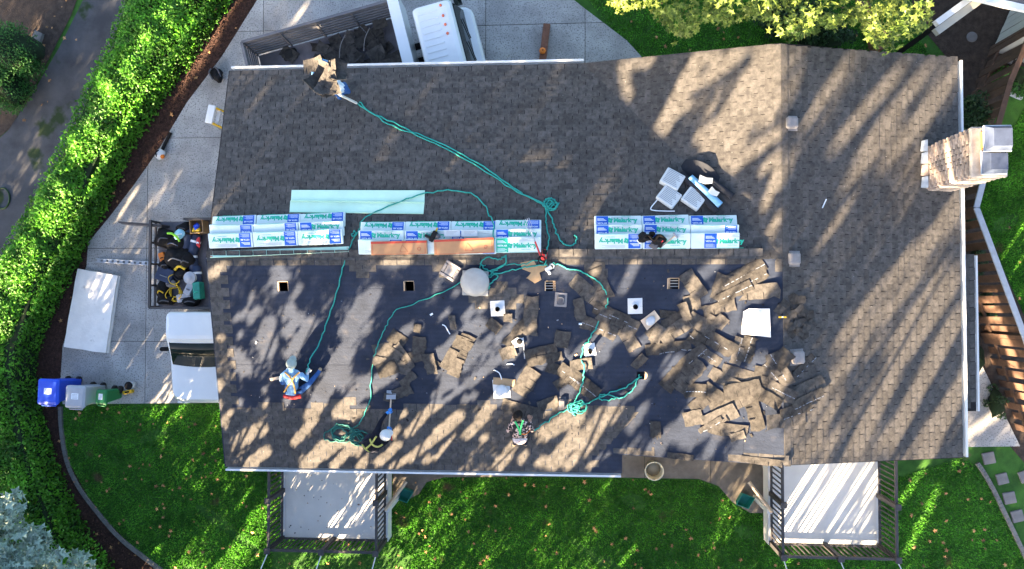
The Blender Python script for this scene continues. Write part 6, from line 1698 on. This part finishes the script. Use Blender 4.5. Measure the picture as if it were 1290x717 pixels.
# gaps in the foliage: strips (x0,y0,x1,y1,width in photo pixels) where sunlight reaches the roof, then (…, z) on lower surfaces
GAPS_ROOF = [
 (264,347,284,334,14),(345,342,355,335,9),(348,364,361,348,10),(370,374,378,362,10),(315,381,319,368,7),(296,403,312,392,9),(316,404,326,390,10),(332,432,340,408,20),(334,446,344,432,15),(360,395,365,388,18),(360,420,378,400,13),(367,447,392,407,18),(279,427,281,423,9),(292,443,294,439,10),(300,448,308,465,18),(301,424,303,420,8),(435,418,460,380,17),(455,398,473,368,17),(418,462,432,440,14),(440,448,444,442,10),
 (393,522,430,454,20),(372,556,398,526,12),(273,489,277,484,12),(276,512,278,508,10),(282,533,284,527,12),(290,522,292,518,8),(300,556,330,540,19),(312,588,336,568,16),(360,509,362,504,9),(333,493,335,488,6),(302,509,304,505,8),(334,510,336,505,8),(428,520,465,480,19),(440,526,447,518,17),(386,588,412,560,19),(405,575,435,550,16),(422,587,445,560,13),(449,570,453,564,13),(453,586,457,580,10),
 (485,331,515,329,12),(578,331,590,326,8),(549,362,551,356,7),(574,371,577,366,8),(554,402,565,392,7),(585,402,597,388,10),(607,390,610,385,8),(556,448,605,410,22),(602,442,606,436,13),(560,470,590,430,24),(615,428,617,424,8),(627,428,629,424,8),(630,452,645,432,12),(495,430,518,412,12),(527,414,530,409,10),(478,452,495,432,12),(512,451,516,446,9),
 (450,498,492,470,20),(491,464,496,459,12),(560,475,590,450,22),(548,498,573,480,11),(565,502,582,488,8),(590,485,625,455,13),(586,505,589,500,10),(596,501,599,496,9),(605,520,630,500,17),(530,526,555,505,12),(506,523,510,517,10),(515,545,530,530,13),(552,545,580,522,15),(588,548,612,525,13),(495,547,500,541,12),(545,555,565,540,11),(515,578,545,555,13),(550,578,568,556,9),(572,554,575,549,8),(478,582,502,560,13),(495,588,525,572,10),(537,581,540,576,9),(460,582,465,575,12),(609,554,612,549,9),(628,588,648,560,14),(455,518,461,512,11),
 (786,366,802,330,13),(749,341,754,334,12),(642,396,656,376,7),(671,411,675,405,8),(640,455,660,428,15),(657,421,662,414,9),(750,430,764,410,9),(715,462,760,425,20),(760,440,775,425,14),(708,450,712,444,9),(800,440,830,415,12),(828,433,834,426,11),
 (645,498,680,455,22),(715,470,760,448,17),(685,518,725,485,13),(685,548,725,522,19),(735,560,775,510,24),(760,520,800,492,13),(795,540,812,512,11),(695,585,725,548,18),(715,587,742,562,13),(680,584,686,577,11),(657,579,663,571,10),(786,570,791,563,11),(822,566,842,545,15),(745,588,765,572,10),(795,500,815,475,10),
 (876,352,905,330,14),(905,385,965,340,36),(950,375,970,350,22),(862,372,880,350,14),(871,388,875,380,16),(896,388,901,380,11),(915,425,930,390,14),(938,415,952,400,20),(875,415,880,408,11),(858,424,864,416,12),(839,425,845,417,12),(910,417,915,411,10),(900,458,925,435,16),(943,432,947,426,10),(960,459,966,451,13),(840,458,845,451,11),
 (838,468,856,452,13),(885,480,918,450,20),(940,490,958,452,20),(865,545,945,485,40),(880,505,940,520,26),(930,530,950,500,26),(848,550,870,520,18),(828,570,848,540,16),(960,540,972,505,14),(940,575,965,540,15),(892,575,905,545,13),(988,510,992,504,9),
 (784,80,793,120,12),(788,84,820,76,13),(835,160,880,75,20),(878,74,902,70,18),(840,152,870,130,11),(905,190,975,75,46),(960,150,980,110,26),(870,110,930,70,16),(880,175,905,160,15),(920,210,985,165,14),(960,215,985,190,11),(965,260,984,200,11),(970,295,984,270,12),(925,62,985,57,9),
 (990,75,1015,65,9),(992,130,1005,95,9),(1020,150,1065,80,13),(985,230,1000,190,10),(1055,180,1135,85,15),(1085,195,1165,90,14),(1120,200,1200,95,16),(1070,225,1130,160,12),(1115,205,1165,150,11),(1160,320,1208,255,17),(1059,429,1152,312,14),(1120,395,1165,335,9),(1195,350,1140,430,32),(1140,430,1075,570,20),(1205,400,1120,560,18),(1208,490,1165,575,18),(1000,575,1050,555,13),(1040,300,1075,250,8),(1020,560,1060,500,9),
]
GAPS_LOW = [
 (452,625,478,588,6,.85),(418,660,430,644,9,.85),(448,655,486,605,5,.85),(405,676,428,668,8,.85),
 (985,665,1030,592,24,.85),(1015,667,1065,592,20,.85),(1050,667,1095,592,14,.85),(1085,662,1108,592,14,.85),(980,680,1100,680,12,.85),
 (543,672,565,645,12,.04),(525,700,534,690,14,.04),(400,712,450,700,13,.04),(758,620,766,610,11,.04),(780,715,800,690,14,.04),(300,640,315,618,10,.04),(175,592,205,562,11,.04),(988,712,1000,704,14,.04),
 (1130,640,1165,588,20,.04),(1140,700,1180,620,18,.04),(1225,545,1262,515,22,.04),(1232,470,1250,455,14,.04),
 (1262,385,1285,440,34,.8),(1275,440,1300,560,36,.8),(1265,341,1277,323,4,.04),(1270,357,1287,333,4,.04),(1275,387,1292,363,5,.04),
 (150,275,175,235,7,.03),(372,25,388,3,6,.03),(395,38,425,30,7,1.4),(232,498,250,484,13,.95),(242,420,250,412,7,1.7),(585,309,618,304,13,3.95),(905,306,915,300,12,3.9),(640,306,650,300,12,3.9),(1188,185,1215,215,28,3.8),
]
GCELL, GS0, GZ0 = .03, -22.0, 0.0
OPEN = np.zeros((1334, 434), bool)
def mark(p):
    q = p.dot(SN); z = p.z + (D0 - p.dot(SDIR)) * TS
    i, j = int((q - GS0) / GCELL), int((z - GZ0) / GCELL)
    OPEN[i, j] = True
def mark_strip(x0, y0, x1, y1, w, z=None):
    d = Vector((x1 - x0, y1 - y0)); L = max(d.length, .01); d /= L; n = Vector((-d.y, d.x)); r = w * ((.56 if x0 > 986 else .5) if z is None else (.47 if z > .5 else .25))
    a = -r
    while a <= L + r:
        hw = r if 0 <= a <= L else math.sqrt(max(0, r * r - (a if a < 0 else a - L) ** 2))
        b = -hw
        while b <= hw:
            px, py = x0 + d.x * a + n.x * b, y0 + d.y * a + n.y * b
            mark(RF(px, py) if z is None else G(px, py, z)); b += 1.5
        a += 1.5
for g_ in GAPS_ROOF: mark_strip(*g_)
for g_ in GAPS_LOW: mark_strip(*g_)
def zridge(q):
    x = (q + .513) / .84
    return RG + (D0 + .54 * x + .8) * TS
def cover(q, z):
    """share of sunlight held back at cross position q and height z (both taken at distance D0), before the gaps"""
    if q < -13.5: return .985 if z < 8.5 else 0
    if q < -11.85: return .13 if z < 6.8 else 0
    if q < -9.0: return .994 if z < 7.6 else 0
    zr = zridge(q)
    if z < 3.4: return .94
    if q < -1.7: return .992 if z < zr + 1.3 else 0
    if q > 4.3 and z > 7.2: return .90 if z < 11.8 else 0
    return .992 if z < 11.8 else 0
TREES = [(-17.5, 19), (-14.2, 18.2), (-10.9, 19), (-7.5, 15.6), (-4.1, 14.6), (-0.6, 13.2), (2.9, 14.3), (6.4, 13.2), (9.9, 14.3), (13.2, 13.2)]
tc = [[] for _ in TREES]; sr = np.random.RandomState(401)
step = .5
for q0 in np.arange(-19, 15, step):
    for z0 in np.arange(1.2, 12.4, step):
        c = cover(q0 + step / 2, z0 + step / 2)
        if c <= 0: continue
        rk = .42
        lam = -math.log(1 - c) * step * step / (math.pi * rk ** 2 * .85)
        for _ in range(sr.poisson(lam)):
            q, z = q0 + sr.uniform(0, step), z0 + sr.uniform(0, step)
            k = min(range(len(TREES)), key=lambda i: abs(TREES[i][0] - q) + sr.uniform(0, .8))
            D = TREES[k][1] + sr.uniform(-1.1, 1.1)
            p = SN * q + SDIR * D
            tc[k].append((p.x, p.y, max(.5, z + (D - D0) * TS), rk * sr.uniform(.65, 1.35)))
for k, (q, D) in enumerate(TREES):
    c = SN * q + SDIR * D; A_ = np.array(tc[k])
    if len(A_) < 5: continue
    t = limb_tree('shade_tree', 'tall leafy tree standing beyond the lawn on the sunny side', (c.x, c.y), [tuple(r[:3]) for r in A_[::max(1, len(A_) // 30)]], .15, 300 + k, 'trees on the sunny side', limbs=9)
    LC = clumps(A_[:, :3], A_[:, 3], 300, sr)
    q_ = LC[:, 0] * SN.x + LC[:, 1] * SN.y; z_ = LC[:, 2] + (D0 - LC[:, 0] * SDIR.x - LC[:, 1] * SDIR.y) * TS
    ii = np.clip(((q_ - GS0) / GCELL).astype(int), 0, 1333); jj = np.clip(((z_ - GZ0) / GCELL).astype(int), 0, 433)
    LC = LC[~OPEN[ii, jj]]
    foliage('crown', LC - np.array([c.x, c.y, 0]), .10, 'tree_leaf', t, 500 + k, .3)

# ---- grass, fallen leaves, mulch chips
LAWNS = [gpoly([(82, 512), (290, 509), (345, 590), (700, 602), (880, 605), (905, 615), (925, 636), (975, 650), (1215, 575), (1232, 592), (1250, 620), (1265, 650), (1292, 705), (1310, 760), (260, 760), (205, 715), (150, 672), (118, 637), (98, 606), (86, 575), (80, 540)]),
         gpoly([(1232, 262), (1262, 185), (1300, 120), (1330, 120), (1330, 470), (1300, 420)]), gpoly([(725, -20), (768, 33), (810, 72), (985, 90), (1190, 90), (1150, 40), (1080, 0), (1060, -30)])]
gr = np.random.RandomState(91); GV = []
for poly, n in zip(LAWNS, (150000, 22000, 22000)):
    P = np.array(poly); q = gr.uniform(P.min(0), P.max(0), (int(n * 2.2), 2)); q = q[inpoly(q, poly)][:n]
    inside = (q[:, 0] > W0 + .1) & (q[:, 0] < W1 - .1) & (q[:, 1] > W3 + .1) & (q[:, 1] < W2 - .1); q = q[~inside]
    q = q[~inpoly(q, WALK)]; q = q[~inpoly(q, PATIO)]; q = q[~inpoly(q, DRIVE)]
    # thin worn patches
    w = np.sin(q[:, 0] * 1.3 + 2 * np.sin(q[:, 1] * .9)) * np.sin(q[:, 1] * 1.7 + 1.4 * np.sin(q[:, 0] * .7))
    q = q[(w < .93) | (gr.uniform(size=len(q)) < .3)]
    bare = inpoly(q, gpoly([(345, 690), (500, 688), (520, 705), (500, 740), (340, 740)])); q = q[~bare | (gr.uniform(size=len(q)) < .12)]
    GV.append(q)
q = np.concatenate(GV); n = len(q)
a = gr.uniform(0, 6.28, n); hgt = gr.uniform(.025, .06, n); wd = gr.uniform(.012, .022, n)
lean = gr.normal(0, .022, (n, 2))
V = np.empty((n, 3, 3)); V[:, 0, 0] = q[:, 0] - wd * np.cos(a); V[:, 0, 1] = q[:, 1] - wd * np.sin(a); V[:, 0, 2] = .002
V[:, 1, 0] = q[:, 0] + wd * np.cos(a); V[:, 1, 1] = q[:, 1] + wd * np.sin(a); V[:, 1, 2] = .002
V[:, 2, 0] = q[:, 0] + lean[:, 0]; V[:, 2, 1] = q[:, 1] + lean[:, 1]; V[:, 2, 2] = hgt
go_ = bigmesh('grass', V.reshape(-1, 3), np.arange(n * 3).reshape(n, 3), ['grass'], kind='stuff')
tag(go_, 'short green lawn grass around the house', 'grass')
fr_ = np.random.RandomState(93); FC = []
for poly, k in ((LAWNS[0], 330), (LAWNS[1], 8), (LAWNS[2], 30), (gpoly(MULCH), 60), (gpoly([(0, 717), (0, 250), (60, 150), (120, 0), (20, 0)]), 25)):
    P = np.array(poly); q = fr_.uniform(P.min(0), P.max(0), (k * 6, 2)); q = q[inpoly(q, poly)][:k]; FC.append(np.column_stack([q, np.full(len(q), .07)]))
ex = [G(x, y, .055) for x, y in ((100, 520), (135, 515), (150, 520), (120, 640), (150, 660), (175, 590), (180, 585), (205, 635), (207, 640), (240, 600), (310, 600), (330, 640), (170, 700), (140, 690))]
FC.append(np.array([tuple(p) for p in ex]))
V, Fc = leaf_quads(np.concatenate(FC), .095, np.random.RandomState(94), 2.5, 'maple')
fo = bigmesh('fallen_leaves', V, Fc, ['dead_leaf'], kind='stuff'); tag(fo, 'scattered orange and tan fallen leaves on lawn and mulch', 'leaves')
P = np.array(gpoly(MULCH)); q = fr_.uniform(P.min(0), P.max(0), (60000, 2)); q = q[inpoly(q, gpoly(MULCH))][:9000]
V, Fc = leaf_quads(np.column_stack([q, np.full(len(q), .035)]), .05, np.random.RandomState(95), .8)
mo = bigmesh('mulch_chips', V, Fc, ['mulch_chip'], kind='stuff'); tag(mo, 'reddish brown bark mulch chips along the hedge', 'mulch')

# small bits of grit, nails and torn tab corners on the stripped slope
dr = random.Random(1234); db = MB()
for i in range(560):
    x, y = dr.uniform(-7.5, 4.7), dr.uniform(-3.3, .7)
    if dr.random() < .35: x = dr.gauss(2.8, 1.3); y = dr.gauss(-1.0, 1.0)
    if not (-7.7 < x < 4.8 and -3.4 < y < .75): continue
    n = rnormal(x, y); p = Vector((x, y, roofz(x, y))) + n * .012; q = dr.uniform(.006, .02); a = dr.uniform(0, 6.3)
    if dr.random() < .12: q *= 2.2
    M = frame(p, n, a)
    db.add([M @ Vector((-q, -q * .5, 0)), M @ Vector((q * .9, -q * .6, 0)), M @ Vector((q, q * .4, .004)), M @ Vector((-q * .7, q * .6, .006))], [(0, 1, 2, 3)], dr.choice(['torn'] * 9 + ['shingle_gap'] * 6 + ['sealant', 'wood_raw']))
tag(db.build('roof_debris', kind='stuff'), 'grit, nails and shingle crumbs scattered over the stripped roof', 'debris')
